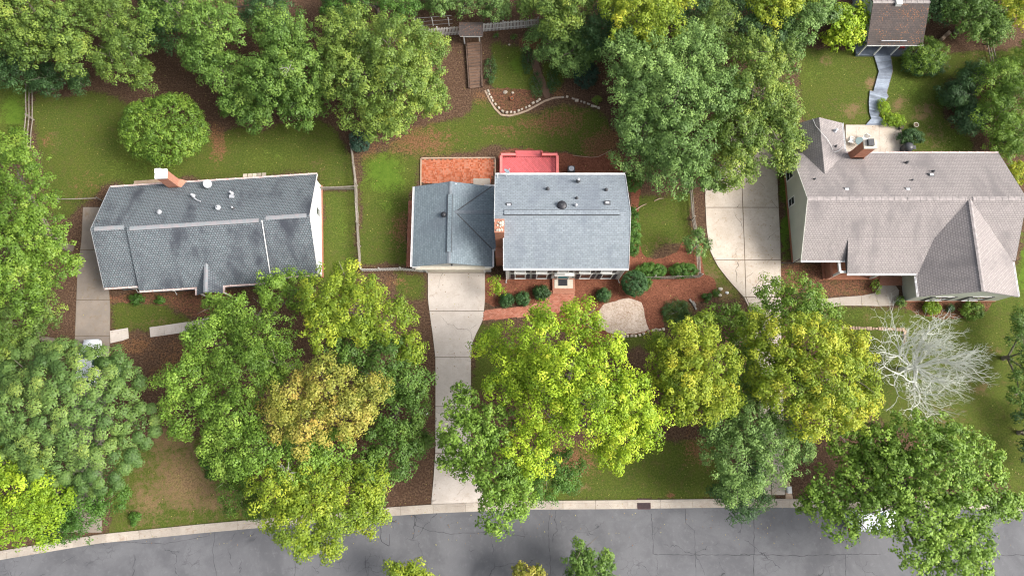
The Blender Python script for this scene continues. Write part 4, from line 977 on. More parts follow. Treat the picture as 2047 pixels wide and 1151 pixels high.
    for px_ in (1615, 1650):
        x = at(px_,524,1.6).x; window(H, frame((x,y0,1.0),(1,0,0)), .8, 1.2, 0, False)
    for px_ in (1872, 1945):
        x = at(px_,596,1.2).x; window(H, frame((x,wf,.7),(1,0,0)), 1.5, 1.7, .42)
    # recessed porch: brick floor, post, beam
    MB().box((xm-1.0,yM+.1,.002),(wxa-.06,y0+.597,.14)).build('porch', M_brick, H)
    bx = at(1668,545,1.5).x
    MB().box((bx-.25,yM+.12,.141),(bx-.05,y0-.01,1.3)).build('porch_wall', M_brickO, H)
    for xx in (bx, (bx+wxa)/2+.5):
        MB().box((xx-.09,yM+.15,.142),(xx+.09,yM+.33,zM-.2)).build('porch_post', M_white, H)
    MB().box((bx-.1,yM+.14,zM-.34),(wxa-.06,yM+.34,zM-.201)).box((bx-.12,yM+.35,2.5),(bx+.1,y0-.01,2.72)).build('porch_beam', M_white, H)
    sx0, sx1 = at(1759,565,.2).x, at(1806,565,.2).x
    for i in range(3): MB().box((sx0,at(1780,570,.2).y+i*.3,.0005),(sx1,at(1780,570,.2).y+.298+i*.3,.14+.05*i)).build('step', M_brickO, H)
    MB().tube([(28.0,y0-.1,2.6),(27.8,y0-.15,.3),(at(1562,526).x,at(1562,526).y,.06)], .05, 8).build('downspout', M_dark, H)
    # chimney
    a = at(1728,297,5.9); b = at(1752,279,5.9)
    cx0, cx1, cy0, cy1 = a.x, b.x, a.y, b.y
    c = MB().box((cx0+.06,cy0+.06,3.2),(cx1-.06,cy1-.06,5.75)).build('chimney', M_brick, H)
    bb = MB(); A = [(cx0-.1,cy0+.06),(cx1+.55,cy0+.06),(cx1+.55,cy1-.06),(cx0-.1,cy1-.06)]; Bq = [(cx0+.06,cy0+.06),(cx1-.06,cy0+.06),(cx1-.06,cy1-.06),(cx0+.06,cy1-.06)]
    bb.prism(A, 0, 2.4); bb.add([(p[0],p[1],2.4) for p in A]+[(p[0],p[1],3.6) for p in Bq], [(4,5,6,7),(0,1,5,4),(1,2,6,5),(2,3,7,6),(3,0,4,7)])
    bb.build('chimney_breast', M_brick, c)
    MB().box((cx0,cy0,5.751),(cx1,cy1,5.9)).build('chimney_cap', M_cream, c)
    MB().box((cx0+.3,cy0+.22,5.901),(cx0+.85,cy1-.05,6.2)).build('flue', M_dark, c)
    # fittings
    box_vent(H, 1861,350,4.2,M_galv); box_vent(H, 1692,379,4.9,M_galv); box_vent(H, 1814,379,4.9,M_galv)
    for p in ((1628,359,4.4),(1813,325,3.6),(1822,361,4.4),(1865,343,4.0),(1670,293,3.4)): pipe_vent(H, *p, .06, .3, M_dark)
    pipe_vent(H, 1669,262,3.4,.08,.35,M_galv,M_galv)
    q = at(1676,303,3.5); MB().tube([q+Vector((-.5,-.1,0)), q+Vector((0,.05,.1)), q+Vector((.4,.4,.25))], .03, 6).build('antenna_mast', M_white, H)
    r = random.Random(2); pts = [at(1624,238,3.7), at(1630,252,3.85), at(1641,265,4.2), at(1652,277,4.1), at(1660,290,3.75), at(1664,300,3.6)]
    MB().tube([p+Vector((0,0,.05)) for p in pts], .025, 6).build('cable', M_white, H)
right_house()

# ------------------------------------------------------------------ shed
def shed():
    ez, rz = 2.25, 4.3
    yF = at(1785,91,ez).y; x0 = at(1729,60,ez).x; x1 = at(1843,60,ez+.2).x; yR = at(1785,4,rz).y; yB = yR+(yR-yF)
    Hh = thing('garden_shed', 'garden shed with leaf strewn brown roof and blue grey porch on white posts', 'shed', ((x0+x1)/2,(yF+yR)/2,0))
    MB().slab([(x0,yF,ez),(x1,yF,ez),(x1,yR,rz),(x0,yR,rz)], .1).build('roof', M_roofS, Hh)
    MB().slab([(x0,yR+.001,rz),(x1,yR+.001,rz),(x1,yB,ez),(x0,yB,ez)], .1).build('roof', M_roofS, Hh)
    ridge_cap(Hh, (x0,yR,rz), (x1,yR,rz), M_capR)
    MB().bar((x0,yF-.02,ez-.06),(x1,yF-.02,ez-.06),.04,.13).build('fascia', M_white, Hh)
    yw = yF+1.7
    wall_prism(Hh, [(x0+.2,yw),(x1-.2,yw),(x1-.2,yB-.2),(x0+.2,yB-.2)], 2.2, M_sideB, z0=.2)
    for xx, xy in ((x0+.2,x0+.35),(x1-.35,x1-.2)):
        v = [(xx,yF+.3,2.2),(xx,yB-.3,2.2),(xx,yR,rz-.14),(xy,yF+.3,2.2),(xy,yB-.3,2.2),(xy,yR,rz-.14)]
        MB().add(v, [(0,2,1),(3,4,5),(0,3,5,2),(1,2,5,4),(0,1,4,3)]).build('gable', M_sideW, Hh)
    fl = at(1714,110,.25); MB().box((x0-.1,fl.y-.05,.0),(x1-.05,yw-.003,.25)).build('porch', M_floorB, Hh)
    for k, px in enumerate((1715,1746,1780,1824)):
        q = at(px,108,.25); top = Vector((q.x, yF+.12, ez-.13))
        MB().box((q.x-.06,yF+.05,.251),(q.x+.06,yF+.17,ez-.1)).build('porch_post', M_white, Hh)
    MB().box((x0+1.0,yw-.05,.26),(x0+1.9,yw-.004,2.1)).build('door', M_white, Hh)
    MB().bar(at(1762,82,2.7), at(1812,82,2.7), .07, .05).build('flashing', M_galv, Hh)
    q = at(1793,8,4.1); MB().box((q.x-.25,q.y-.3,q.z-.4),(q.x+.35,q.y+.5,q.z+.4)).build('roof_vent', M_white, Hh)
    q = at(1800,97,.25)
    t = thing('porch_chair', 'small red plastic chair under the shed porch roof by the green bush', 'chair', q)
    MB().box((q.x-.25,q.y-.2,.62),(q.x+.25,q.y+.25,.68)).build('seat', M_red, t)
    MB().box((q.x-.25,q.y+.251,.62),(q.x+.25,q.y+.3,1.15)).build('backrest', M_red, t)
    for sx in (-1,1):
        for sy in (-1,1): MB().box((q.x+sx*.21-.025,q.y+.02+sy*.19-.025,.252),(q.x+sx*.21+.025,q.y+.02+sy*.19+.025,.619)).build('leg', M_red, t)
    # grey tank / neighbour wall at the far left of the shed
    p = at(1718,12,1.2); m2 = MB().lathe([(.75,-1.2),(.75,.9),(.68,1.0),(.3,1.05)], p, 20).build('water_tank', worn('grey_green_tank', (0.22,0.27,0.26), (0.17,0.21,0.20), 0.5), None, True)
    meta(m2, 'grey green round water tank standing beside the shed behind the lime tree', 'tank')
shed()

# boardwalk of planks
def boardwalk():
    left = [(1748,112),(1756,140),(1757,143),(1746,183),(1739,182),(1737,205),(1738,225),(1742,237),(1731,250)]
    right = [(1780,112),(1783,132),(1784,143),(1772,187),(1776,193),(1763,212),(1756,232),(1764,238),(1775,250)]
    B = bpy.data.objects.new('boardwalk', None); COL.objects.link(B)
    meta(B, 'winding boardwalk of blue grey planks from the shed porch down to the patio', 'boardwalk'); B.matrix_basis = Matrix.Translation(at(1760,180))
    z = .14; r = random.Random(8)
    for i in range(len(left)-1):
        A0, A1 = at(*left[i],z), at(*left[i+1],z); B0, B1 = at(*right[i],z), at(*right[i+1],z)
        n = max(1, int(round(max((A1-A0).length, (B1-B0).length)/.19)))
        for k in range(n):
            t0, t1 = k/n, (k+1)/n-.05/n
            q = [A0.lerp(A1,t0), B0.lerp(B1,t0), B0.lerp(B1,t1), A0.lerp(A1,t1)]
            d = (q[1]-q[0]).normalized()*r.uniform(-.03,.04); q[1] += d; q[2] += d
            if (q[0]-q[3]).length+(q[1]-q[2]).length < .12: continue
            zz = r.uniform(-.012,.012)
            MB().prism([tuple(p[:2]) for p in q], z-.05+zz, z+zz).build('plank', M_plank, B)
    for e in (left, right):
        mb = MB()
        for i in range(len(e)-1): mb.bar(at(*e[i],z-.1), at(*e[i+1],z-.1), .06, .09)
        mb.build('joist', M_wood, B)
boardwalk()

# ------------------------------------------------------------------ fences
def picket_fence(pts, h, mat, label, gap=.15, w=.085, dens_post=2.4, z0=0.05):
    P = [Vector(at(*p)) for p in pts]
    F = thing('picket_fence', label, 'fence', P[0])
    pm = MB(); hw = w/2
    pm.add([(-hw,-.01,0),(hw,-.01,0),(hw,-.01,h-.07),(0,-.01,h),(-hw,-.01,h-.07),(-hw,.01,0),(hw,.01,0),(hw,.01,h-.07),(0,.01,h),(-hw,.01,h-.07)],
           [(0,1,2,3,4),(9,8,7,6,5),(0,5,6,1),(1,6,7,2),(2,7,8,3),(3,8,9,4),(4,9,5,0)])
    me = pm.mesh('picket', mat); r = random.Random(len(label))
    for a, b in zip(P[:-1], P[1:]):
        L_ = (b-a).length; d = (b-a).normalized(); ang = math.atan2(d.y, d.x); nrm = Vector((d.y,-d.x,0)); n = int(L_/gap)
        for k in range(n):
            q = a+d*(k+.5)*L_/n
            piece('picket', me, F, Matrix.Translation(q+nrm*.035+Vector((0,0,z0))) @ Matrix.Rotation(ang, 4, 'Z') @ Matrix.Rotation(r.uniform(-.02,.02), 4, 'Y'))
        for z in (h*.25, h*.78): MB().bar(a+Vector((0,0,z+z0)), b+Vector((0,0,z+z0)), .04, .08).build('rail', mat, F)
        n = max(1, int(round(L_/dens_post)))
        for k in range(n+1):
            q = a+d*k*L_/n-nrm*.065; M = Matrix.Translation(q) @ Matrix.Rotation(ang, 4, 'Z')
            MB().box((-.05,-.042,0),(.05,.042,h+.12),M).build('post', mat, F)
    return F
picket_fence([(832,76),(921,69)], 1.5, M_picket, 'white picket fence left of the roofed garden gate at the back')
picket_fence([(960,64),(1052,56),(1075,54)], 1.5, M_picket, 'white picket fence right of the roofed garden gate at the back')
picket_fence([(724,542),(760,541),(802,540),(846,543)], 1.0, M_picket, 'low white picket fence joining the split rail fence to the garage')
picket_fence([(1262,559),(1350,557),(1398,555)], 1.25, M_picketG, 'grey weathered picket fence in front of the two clipped hedges', .15, .06)
def rail_fence(pts, label, h=1.15, white=False, rails=(.3,.68,1.05), step=2.6, mat=None):
    P = [Vector(at(*p)) for p in pts]; F = thing('split_rail_fence', label, 'fence', P[0]); r = random.Random(len(label)); mt = mat or M_wood
    for a, b in zip(P[:-1], P[1:]):
        L_ = (b-a).length; n = max(1, int(round(L_/step))); d = (b-a).normalized()
        for k in range(n+1):
            q = a+d*k*L_/n; MB().tube([q+Vector((r.uniform(-.04,.04),0,0)), q+Vector((r.uniform(-.05,.05),r.uniform(-.04,.04),h+r.uniform(0,.1)))], [.075,.065], 7).build('post', mt, F)
        for k in range(n):
            s, e = a+d*k*L_/n, a+d*(k+1)*L_/n
            for z in rails:
                j = lambda: Vector((r.uniform(-.04,.04), r.uniform(-.04,.04), z+r.uniform(-.05,.05)))
                m = (s+e)/2; pa, pb, pc = s+j(), m+j(), e+j()
                MB().tube([pa-d*.08, pb, pc+d*.08], [.05,.06,.05], 6).build('rail', mt, F)
rail_fence([(68,180),(68,240),(64,298)], 'old split rail fence with grey rails at the edge of the far left yard', 1.3, rails=(.3,.75,1.2))
rail_fence([(705,298),(714,372),(717,450),(722,536)], 'long split rail fence between the left house and the middle garage', 1.2)
rail_fence([(640,381),(712,380)], 'short split rail fence from the white gable wall to the long fence', 1.1, rails=(.35,.7,1.0))
rail_fence([(1378,385),(1383,440),(1390,482),(1395,552)], 'split rail fence beside the broad cream driveway', 1.2, rails=(.3,.65,1.0))
rail_fence([(118,404),(205,402)], 'thin rail fence between the big left tree and the left house', 1.0, rails=(.85,), step=4)
rail_fence([(1978,132),(1970,90)], 'dark rail fence by the hedge at the right rear corner', 1.2)
MB().tube([at(1400,398,1.25), at(1404,420,1.2), at(1412,450,1.15), at(1408,530,1.0)], .035, 6)
# roofed gate
def gate():
    a, b = at(929,88), at(959,86)
    G = thing('garden_gate', 'white garden gate under a small dark shingled roof at the top of the steps', 'gate', (a+b)/2)
    for q in (a, b):
        for dy in (0, 1.1): MB().box((q.x-.06,q.y+dy-.06,0),(q.x+.06,q.y+dy+.06,1.85)).build('gate_post', M_white, G)
    y0, y1 = a.y-.25, a.y+1.35; ym = (y0+y1)/2; xa, xb = a.x-.45, b.x+.45
    MB().slab([(xa,y0,1.88),(xb,y0,1.88),(xb,ym,2.45),(xa,ym,2.45)], .06).slab([(xa,ym+.001,2.45),(xb,ym+.001,2.45),(xb,y1,1.88),(xa,y1,1.88)], .06).build('roof', M_roofS, G)
    MB().box((a.x-.35,y0-.02,1.74),(b.x+.35,y0+.05,1.82)).build('beam', M_white, G)
    MB().box((a.x+.09,a.y+.7,.1),(b.x-.09,a.y+.75,1.2)).build('gate_leaf', M_white, G)
    MB().lathe([(.17,0),(.17,.04),(.05,.06)], ((a.x+b.x)/2,a.y+.66,1.15), 14).build('wreath', M_red, G)
gate()
pg = thing('pergola', 'white slatted pergola glimpsed through the yellow flecked tree over the upper driveway', 'pergola', at(1535,240))
q = at(1535,232,2.4)
for k in range(9): MB().box((q.x-1.3+k*.32,q.y-.6,2.42),(q.x-1.22+k*.32,q.y+.6,2.54)).build('slat', M_white, pg)
for yy in (-.5, .5): MB().box((q.x-1.4,q.y+yy-.05,2.28),(q.x+1.4,q.y+yy+.05,2.418)).build('beam', M_white, pg)
for xx in (-1.25, 1.25):
    for yy in (-.5, .5): MB().box((q.x+xx-.06,q.y+yy-.06,0),(q.x+xx+.06,q.y+yy+.06,2.278)).build('post', M_white, pg)
# timber steps from the gate
def steps():
    S = bpy.data.objects.new('garden_steps', None); COL.objects.link(S); meta(S, kind='structure'); S.matrix_basis = Matrix.Translation(at(948,130))
    lft = lambda t: at(934+6*t, 90+88*t); rgt = lambda t: at(960+2*t, 88+87*t); n = 15
    r = random.Random(2)
    for k in range(n):
        a, b, c, d = lft(k/n), rgt(k/n), rgt((k+1)/n), lft((k+1)/n); z = .08+.022*(n-k)
        MB().prism([tuple(p[:2]) for p in (a,b,c,d)], 0.001, z).build('tread', M_path, S)
        e = Vector((0,0,z)); MB().bar(d+e+Vector((0,.06,0)), c+e+Vector((0,.06,0)), .13+r.uniform(0,.04), .06+r.uniform(0,.03)).build('timber', M_timber, S)
    MB().bar(lft(0)+Vector((-.1,0,.2)), lft(1)+Vector((-.1,0,.15)), .12, .3).bar(rgt(0)+Vector((.1,0,.2)), rgt(1)+Vector((.1,0,.15)), .12, .3).build('kerb_timber', M_timber, S)
steps()
# wire pen behind the fence
F = thing('wire_pen', 'small wire pen with pale posts in the trees behind the white picket fence', 'fence', at(832,50))
for px_ in (832, 866, 898): q = at(px_, 52); MB().tube([q, q+Vector((0,0,1.5))], .05, 7).build('post', M_white, F)
for z in (.1, .8, 1.48): MB().tube([at(826,54,0)+Vector((0,0,z)), at(905,48,0)+Vector((0,0,z))], .018, 6).build('rail', M_galv, F)

# ------------------------------------------------------------------ stone edgings
def stones(name, label, pts, mat, size=(.28,.2,.16), jitter=.05, gap=.33, cat='stone edging', miss=.0, seed=1):
    r = random.Random(seed); P = [Vector(at(*p)) for p in pts]; E_ = thing(name, label, cat, P[0]); base = []
    for v in range(4):
        rr = random.Random(v+seed*10); mb = MB(); a, b, c = size[0]/2*rr.uniform(.75,1.2), size[1]/2*rr.uniform(.8,1.2), size[2]*rr.uniform(.8,1.2)
        lo = [(-a,-b),(a,-b),(a,b),(-a,b)]; vs = []
        for z, s in ((0,1),(c*.7,1.02),(c,.78)): vs += [(x*s+rr.uniform(-.015,.015), y*s+rr.uniform(-.015,.015), z) for x, y in lo]
        fs = [(3,2,1,0),(8,9,10,11)]
        for l in (0,4):
            for k in range(4): fs.append((l+k, l+(k+1)%4, l+4+(k+1)%4, l+4+k))
        base.append(mb.add(vs, fs).mesh('stone', mat))
    for a, b in zip(P[:-1], P[1:]):
        L_ = (b-a).length; d = (b-a).normalized(); n = max(1, int(L_/gap)); ang = math.atan2(d.y, d.x)
        for k in range(n):
            if r.random() < miss: continue
            q = a+d*(k+.5)*L_/n+Vector((r.uniform(-jitter,jitter), r.uniform(-jitter,jitter), 0))
            piece('stone', base[r.randrange(4)], E_, Matrix.Translation(q) @ Matrix.Rotation(ang+r.uniform(-.2,.2), 4, 'Z') @ Matrix.Scale(r.uniform(.8,1.15), 4))
    return E_
stones('stone_edging', 'curved row of pale stones round the flower bed below the garden steps', [(974,180),(983,198),(993,212),(1000,220),(1010,225),(1026,226),(1040,221),(1055,215),(1070,205),(1082,199)], M_stone, seed=1)
stones('stone_edging', 'broken line of pale stones between back lawn and the huge grey green tree', [(1118,196),(1130,193),(1142,197),(1150,200),(1165,204),(1180,211),(1200,218)], M_stone, miss=.2, seed=2)
stones('stone_edging', 'row of pale stones along the lower edge of the wood chip patch', [(1222,673),(1250,672),(1275,671),(1290,665),(1302,660),(1330,658)], M_stone, (.3,.26,.16), .03, .34, seed=3)
stones('stone_edging', 'short curved border of long grey blocks beside the dark grass mound', [(1377,598),(1384,604),(1389,611),(1391,620)], M_stone2, (.5,.24,.2), .01, .5, seed=4)
stones('brick_edging', 'straight low brick border in front of the dead tree, turning a corner', [(1680,655),(1720,656),(1760,657),(1808,659),(1808,675),(1808,690)], M_strip, (.24,.3,.12), .01, .26, 'brick edging', seed=5)
stones('stone_edging', 'stub of tan garden wall leading away beside the round green bush', [(1878,84),(1886,74),(1898,66)], M_strip, (.5,.5,.4), .02, .45, seed=6)
ms = MB(); pts = [(970,181),(979,200),(990,218),(1002,230),(1018,232),(1036,228),(1055,221),(1075,210),(1090,202),(1108,196),(1122,195)]
P_ = [at(*p) for p in pts]
for a, b in zip(P_[:-1], P_[1:]): ms.bar(a+Vector((0,0,.02)), b+Vector((0,0,.02)), .2, .06)
struct('mow_strip', ms, M_strip)
def rock(px, py, s, label, mat=None, cat='rock'):
    r = random.Random(int(px)); q = at(px, py); mb = MB(); n = 8; vs = []; prof = ((.9,0),(1,.3),(.8,.55),(.4,.7))
    for rr, z in prof: vs += [(q.x+s*rr*math.cos(2*math.pi*k/n)*r.uniform(.8,1.15), q.y+s*.8*rr*math.sin(2*math.pi*k/n)*r.uniform(.8,1.15), s*z) for k in range(n)]
    fs = [tuple(range(n))[::-1], tuple(range(3*n,4*n))]
    for i in range(3):
        for k in range(n): fs.append((i*n+k, i*n+(k+1)%n, (i+1)*n+(k+1)%n, (i+1)*n+k))
    meta(mb.add(vs, fs).build('rock', mat or M_stone), label, cat)
rock(1440,578,.24,'round cream boulder, the upper of three rocks by the curved driveway edge', M_cream)
rock(1439,590,.2,'pale pointed rock, lower left of three rocks by the curved driveway edge')
rock(1453,585,.2,'white flat rock, nearest the driveway of the three rocks', M_white)
rock(1010,185,.26,'pink grey rock in the flower bed below the garden steps')
rock(1025,186,.16,'small pale rock right of the pink rock in the flower bed')
rock(1246,334,.32,'flat tan stone on the red mulch behind the house corner', M_strip)
rock(1254,343,.3,'second flat tan stone, closest to the house corner', M_strip)
rock(1018,90,.12,'tiny pale stone in the terrace grass right of the gate')
def pot(px, py, r_, h, mat, label, soil=True):
    q = at(px, py); t = thing('plant_pot', label, 'pot', q)
    MB().lathe([(r_*.7,0.06),(r_*.95,.06+h*.8),(r_,.06+h*.8),(r_,.06+h),(r_*.82,.06+h),(r_*.8,.06+h*.85)], q, 16).build('pot', mat, t, True)
    if soil: MB().lathe([(r_*.8,.06+h*.86),(r_*.5,.06+h*.9)], q, 14).build('soil', M_joint, t)
pot(1827,253,.27,.38,M_cream,'round cream pot of soil at the edge of the lawn by the patio')
pot(1798,257,.25,.35,M_dark,'black pot at the patio corner under the lime juniper')
pot(1023,199,.2,.2,M_terra,'terracotta saucer pot in the flower bed below the garden steps')
meta(MB().lathe([(.05,0),(.2,.08),(.27,.27),(.2,.46),(.05,.54)], at(861,89), 14).build('garden_ball', M_orange, None, True), 'orange ball lying on bare soil left of the garden gate', 'ball')
# patio furniture, grill
def chair(px, py, rz, label):
    q = at(px, py, .06); t = thing('patio_chair', label, 'chair', q, rz, 'white patio chairs'); M = Matrix.Translation(q) @ Matrix.Rotation(rz, 4, 'Z')
    MB().box((-.26,-.25,.40),(.26,.25,.44),M).build('seat', M_white, t)
    b = MB()
    for k in range(5): b.box((-.24+k*.105,.255,.441),(-.18+k*.105,.29,.85),M)
    b.box((-.27,.25,.851),(.27,.30,.92),M).build('backrest', M_white, t)
    for sx in (-1,1):
        for sy in (-1,1): MB().box((sx*.23-.02,sy*.22-.02,0),(sx*.23+.02,sy*.22+.02,.399),M).build('leg', M_white, t)
        MB().box((sx*.28-.03,-.25,.6),(sx*.28+.03,.25,.63),M).build('armrest', M_white, t)
chair(1697,284,1.3,'white patio chair against the rear wing of the right house'); chair(1725,281,-.6,'white patio chair between the glass table and the brick chimney')
q = at(1712,288,.06); t = thing('patio_table', 'small grey glass patio table between two white chairs', 'table', q)
MB().lathe([(.42,.66),(.45,.67),(.45,.69),(.42,.70)], q, 20).build('tabletop', glassmat('table_glass', (0.16,0.22,0.22), .1), t)
for k in range(4): a = k*math.pi/2+.5; MB().tube([q+Vector((.3*math.cos(a),.3*math.sin(a),0)), q+Vector((.22*math.cos(a),.22*math.sin(a),.658))], .02, 6).build('leg', M_dark, t)
q = at(1808,300,.06); t = thing('grill', 'covered dark grill at the patio corner beside the right house eave', 'grill', q)
MB().lathe([(.5,.0),(.52,.5),(.5,.85),(.35,1.05),(.12,1.12)], q, 16).build('cover', M_dark, t, True); MB().box((q.x+.5,q.y-.2,.7),(q.x+.8,q.y+.2,.74)).build('side_shelf', M_dark, t)
q = at(1141,343); t = thing('air_conditioner', 'dark air conditioning unit on red mulch right of the red deck', 'air conditioner', q)
MB().box((q.x-.35,q.y-.3,.02),(q.x+.35,q.y+.3,.8)).build('housing', M_dark, t); MB().lathe([(.27,.801),(.27,.83),(.08,.84)], q, 16).build('fan_grille', M_galv, t)
t = thing('paver_step', 'short row of tan pavers on the lawn behind the left house', 'paving', at(510,350))
pv = MB().box((-.2,-.16,0),(.2,.16,.05)).mesh('paver', M_stone)
for k in range(5):
    for j in range(2): piece('paver', pv, t, Matrix.Translation(at(490+k*9.5,351-k*.6,0)+Vector((0,j*-.34,0.003))) @ Matrix.Rotation(.06,4,'Z'))
# twigs / fallen branches on lawns and roofs
for a, b, lb in (((1269,421),(1292,408),'pale fallen branch on the side lawn nearest the middle house'),((1308,402),(1326,397),'short fallen branch on the side lawn under the big tree edge')):
    A, B = at(*a)+Vector((0,0,.06)), at(*b)+Vector((0,0,.06)); meta(MB().tube([A, (A+B)/2+Vector((.05,.1,.03)), B], [.05,.06,.03], 6).build('fallen_branch', M_strip), lb, 'branch')
hose = [at(*p)+Vector((0,0,.03)) for p in ((1145,311),(1160,313),(1180,315),(1195,314),(1210,307),(1222,300))]
meta(MB().tube(hose, .03, 6).build('garden_hose', M_strip), 'tan garden hose curving round the red mulch behind the middle house', 'hose')

# ------------------------------------------------------------------ cars
def car(q, rz, label, glass_col=(0.03,0.06,0.06)):
    T = thing('parked_car', label, 'car', q, rz); M = Matrix.Translation(q) @ Matrix.Rotation(rz, 4, 'Z'); gm = glassmat('car_glass', glass_col, .06)
    prof = [(-2.3,.70,.45,.78),(-2.2,.86,.32,.98),(-1.6,.93,.25,1.04),(-.4,.94,.22,1.02),(1.0,.94,.22,1.0),(1.7,.90,.25,.92),(2.2,.80,.32,.80),(2.36,.62,.42,.66)]
    vs = []; fs = []
    for x, w_, z0, z1 in prof:
        for y, z in ((-w_*.9,z0),(-w_,z0+.2),(-w_,z1-.16),(-w_*.86,z1),(0,z1+.03),(w_*.86,z1),(w_,z1-.16),(w_,z0+.2),(w_*.9,z0)): vs.append(M @ Vector((x,y,z)))
    n = 9
    for i in range(len(prof)-1):
        for k in range(n): fs.append((i*n+k, i*n+(k+1)%n, (i+1)*n+(k+1)%n, (i+1)*n+k))
    fs.append(tuple(range(n))[::-1]); fs.append(tuple(range((len(prof)-1)*n, len(prof)*n)))
    MB().add(vs, fs).build('body', M_carW, T, True)
    # cabin: glass shell then roof panel
    lo = [(-1.95,.80),(1.05,.82)]; hi = [(-1.55,.66),(.30,.68)]; z0, z1 = 1.0, 1.52
    b = [(-1.95,-.80,z0),(1.05,-.82,z0),(1.05,.82,z0),(-1.95,.80,z0)]; t_ = [(-1.6,-.66,z1),(.30,-.68,z1),(.30,.68,z1),(-1.6,.66,z1)]
    V = [M @ Vector(p) for p in b+t_]
    for q_, nm_ in (((0,1,5,4),'side_window'),((2,3,7,6),'side_window'),((1,2,6,5),'windshield'),((3,0,4,7),'rear_window')): MB().add([V[i] for i in q_], [(0,1,2,3)]).build(nm_, gm, T)
    rv = [(-1.68,-.6),(-1.6,-.67),(.26,-.69),(.36,-.6),(.36,.6),(.26,.69),(-1.6,.67),(-1.68,.6)]
    MB().add([M @ Vector((x,y,z1-.02)) for x, y in rv]+[M @ Vector((x*.96-.02,y*.92,z1+.06)) for x, y in rv], [tuple(range(8,16))]+[(i,(i+1)%8,8+(i+1)%8,8+i) for i in range(8)]).build('roof', M_carW, T)
    pl = MB()
    for s in (-1,1):
        for (xa, xb) in ((1.05,.30),(-.3,-.3),(-1.95,-1.6)):
            pl.bar(M @ Vector((xa,s*.815,z0)), M @ Vector((xb,s*.685,z1)), .06, .06)
    pl.build('pillar', M_carW, T)
    for x in (-1.45, 1.45):
        for s in (-1,1):
            R = Matrix.Rotation(math.pi/2, 4, 'X'); c = M @ Vector((x, s*.84, .33)); RR = Matrix.Rotation(rz, 4, 'Z') @ R
            w_ = MB().lathe([(.22,-.11),(.32,-.11),(.34,-.06),(.34,.06),(.32,.11),(.22,.11)], c, 18, RR).build('wheel', M_tyre, T)
            MB().lathe([(.2,-.115),(.2,.115)], c, 12, RR).build('rim', M_galv, w_)
    for s in (-1,1):
        MB().box((.75,s*1.0-.1,.98),(.95,s*1.0+.1,1.12),M).build('mirror', M_carW, T)
        MB().box((2.12,s*.6-.17,.62),(2.30,s*.6+.17,.76),M).build('headlight', M_galv, T); MB().box((-2.3,s*.66-.14,.75),(-2.2,s*.66+.14,.95),M).build('tail_light', M_red, T)
car(at(1735,1037,0), 0.02, 'white car parked on the street at the kerb under the tree')
car(at(188,728,0.05), math.pi/2+.03, 'white car on the left driveway, mostly hidden by the dense round tree')
# utility box by the right drive
q = at(1575,978,.03); t = thing('utility_box', 'small white box on tan paving beside the lower end of the right driveway', 'utility box', q)
MB().box((q.x-.17,q.y-.28,.04),(q.x+.17,q.y+.28,.42)).build('box', M_white, t); MB().box((q.x-.2,q.y-.31,.421),(q.x+.2,q.y+.31,.46)).build('lid', M_white, t)

# ------------------------------------------------------------------ vegetation
PAL = {
 'mid':    [(0,(0.035,0.070,0.018)),(0.45,(0.075,0.130,0.032)),(0.8,(0.120,0.185,0.050)),(1,(0.17,0.23,0.06))],
 'olive':  [(0,(0.050,0.080,0.020)),(0.45,(0.110,0.145,0.035)),(0.8,(0.185,0.215,0.050)),(1,(0.27,0.26,0.06))],
 'bright': [(0,(0.045,0.100,0.012)),(0.45,(0.095,0.190,0.022)),(0.8,(0.155,0.265,0.035)),(1,(0.21,0.31,0.05))],
 'lime':   [(0,(0.080,0.150,0.010)),(0.35,(0.170,0.270,0.016)),(0.7,(0.290,0.390,0.026)),(1,(0.42,0.46,0.05))],
 'yellow': [(0,(0.070,0.110,0.014)),(0.4,(0.165,0.205,0.025)),(0.75,(0.290,0.295,0.040)),(1,(0.40,0.33,0.05))],
 'orange': [(0,(0.080,0.100,0.018)),(0.4,(0.210,0.200,0.040)),(0.75,(0.340,0.265,0.070)),(1,(0.42,0.25,0.07))],
 'grey':   [(0,(0.045,0.075,0.030)),(0.45,(0.095,0.145,0.060)),(0.8,(0.155,0.215,0.095)),(1,(0.22,0.28,0.13))],
 'fresh':  [(0,(0.060,0.105,0.016)),(0.45,(0.130,0.200,0.032)),(0.8,(0.210,0.285,0.055)),(1,(0.28,0.34,0.08))],
 'dark':   [(0,(0.018,0.042,0.018)),(0.5,(0.036,0.078,0.032)),(1,(0.075,0.135,0.050))],
 'teal':   [(0,(0.014,0.036,0.024)),(0.5,(0.026,0.062,0.042)),(1,(0.055,0.105,0.070))],
 'magn':   [(0,(0.035,0.068,0.030)),(0.45,(0.072,0.125,0.052)),(0.8,(0.130,0.190,0.075)),(1,(0.21,0.25,0.09))],
 'box':    [(0,(0.022,0.055,0.020)),(0.5,(0.040,0.095,0.030)),(1,(0.085,0.160,0.055))],
 'hedge':  [(0,(0.028,0.070,0.010)),(0.5,(0.050,0.120,0.016)),(1,(0.095,0.185,0.03))],
}
GAIN = {'mid':(1.25,1.36,.85),'olive':(1.06,1.30,.9),'bright':(1.35,1.2,1.2),'lime':(1.4,1.36,1.3),'yellow':(1.35,1.5,1.0),'fresh':(1.15,1.30,.95),'orange':(1.25,1.4,1.1),
        'grey':(1.3,1.5,.85),'dark':(1.3,1.35,.95),'teal':(1.2,1.25,1.15),'magn':(1.3,1.38,.78),'box':(1.2,1.25,1.1),'hedge':(1.2,1.2,1.1)}
PAL = {k: [(t, tuple(min(.6, c*g) for c, g in zip(col, GAIN[k]))) for t, col in v] for k, v in PAL.items()}
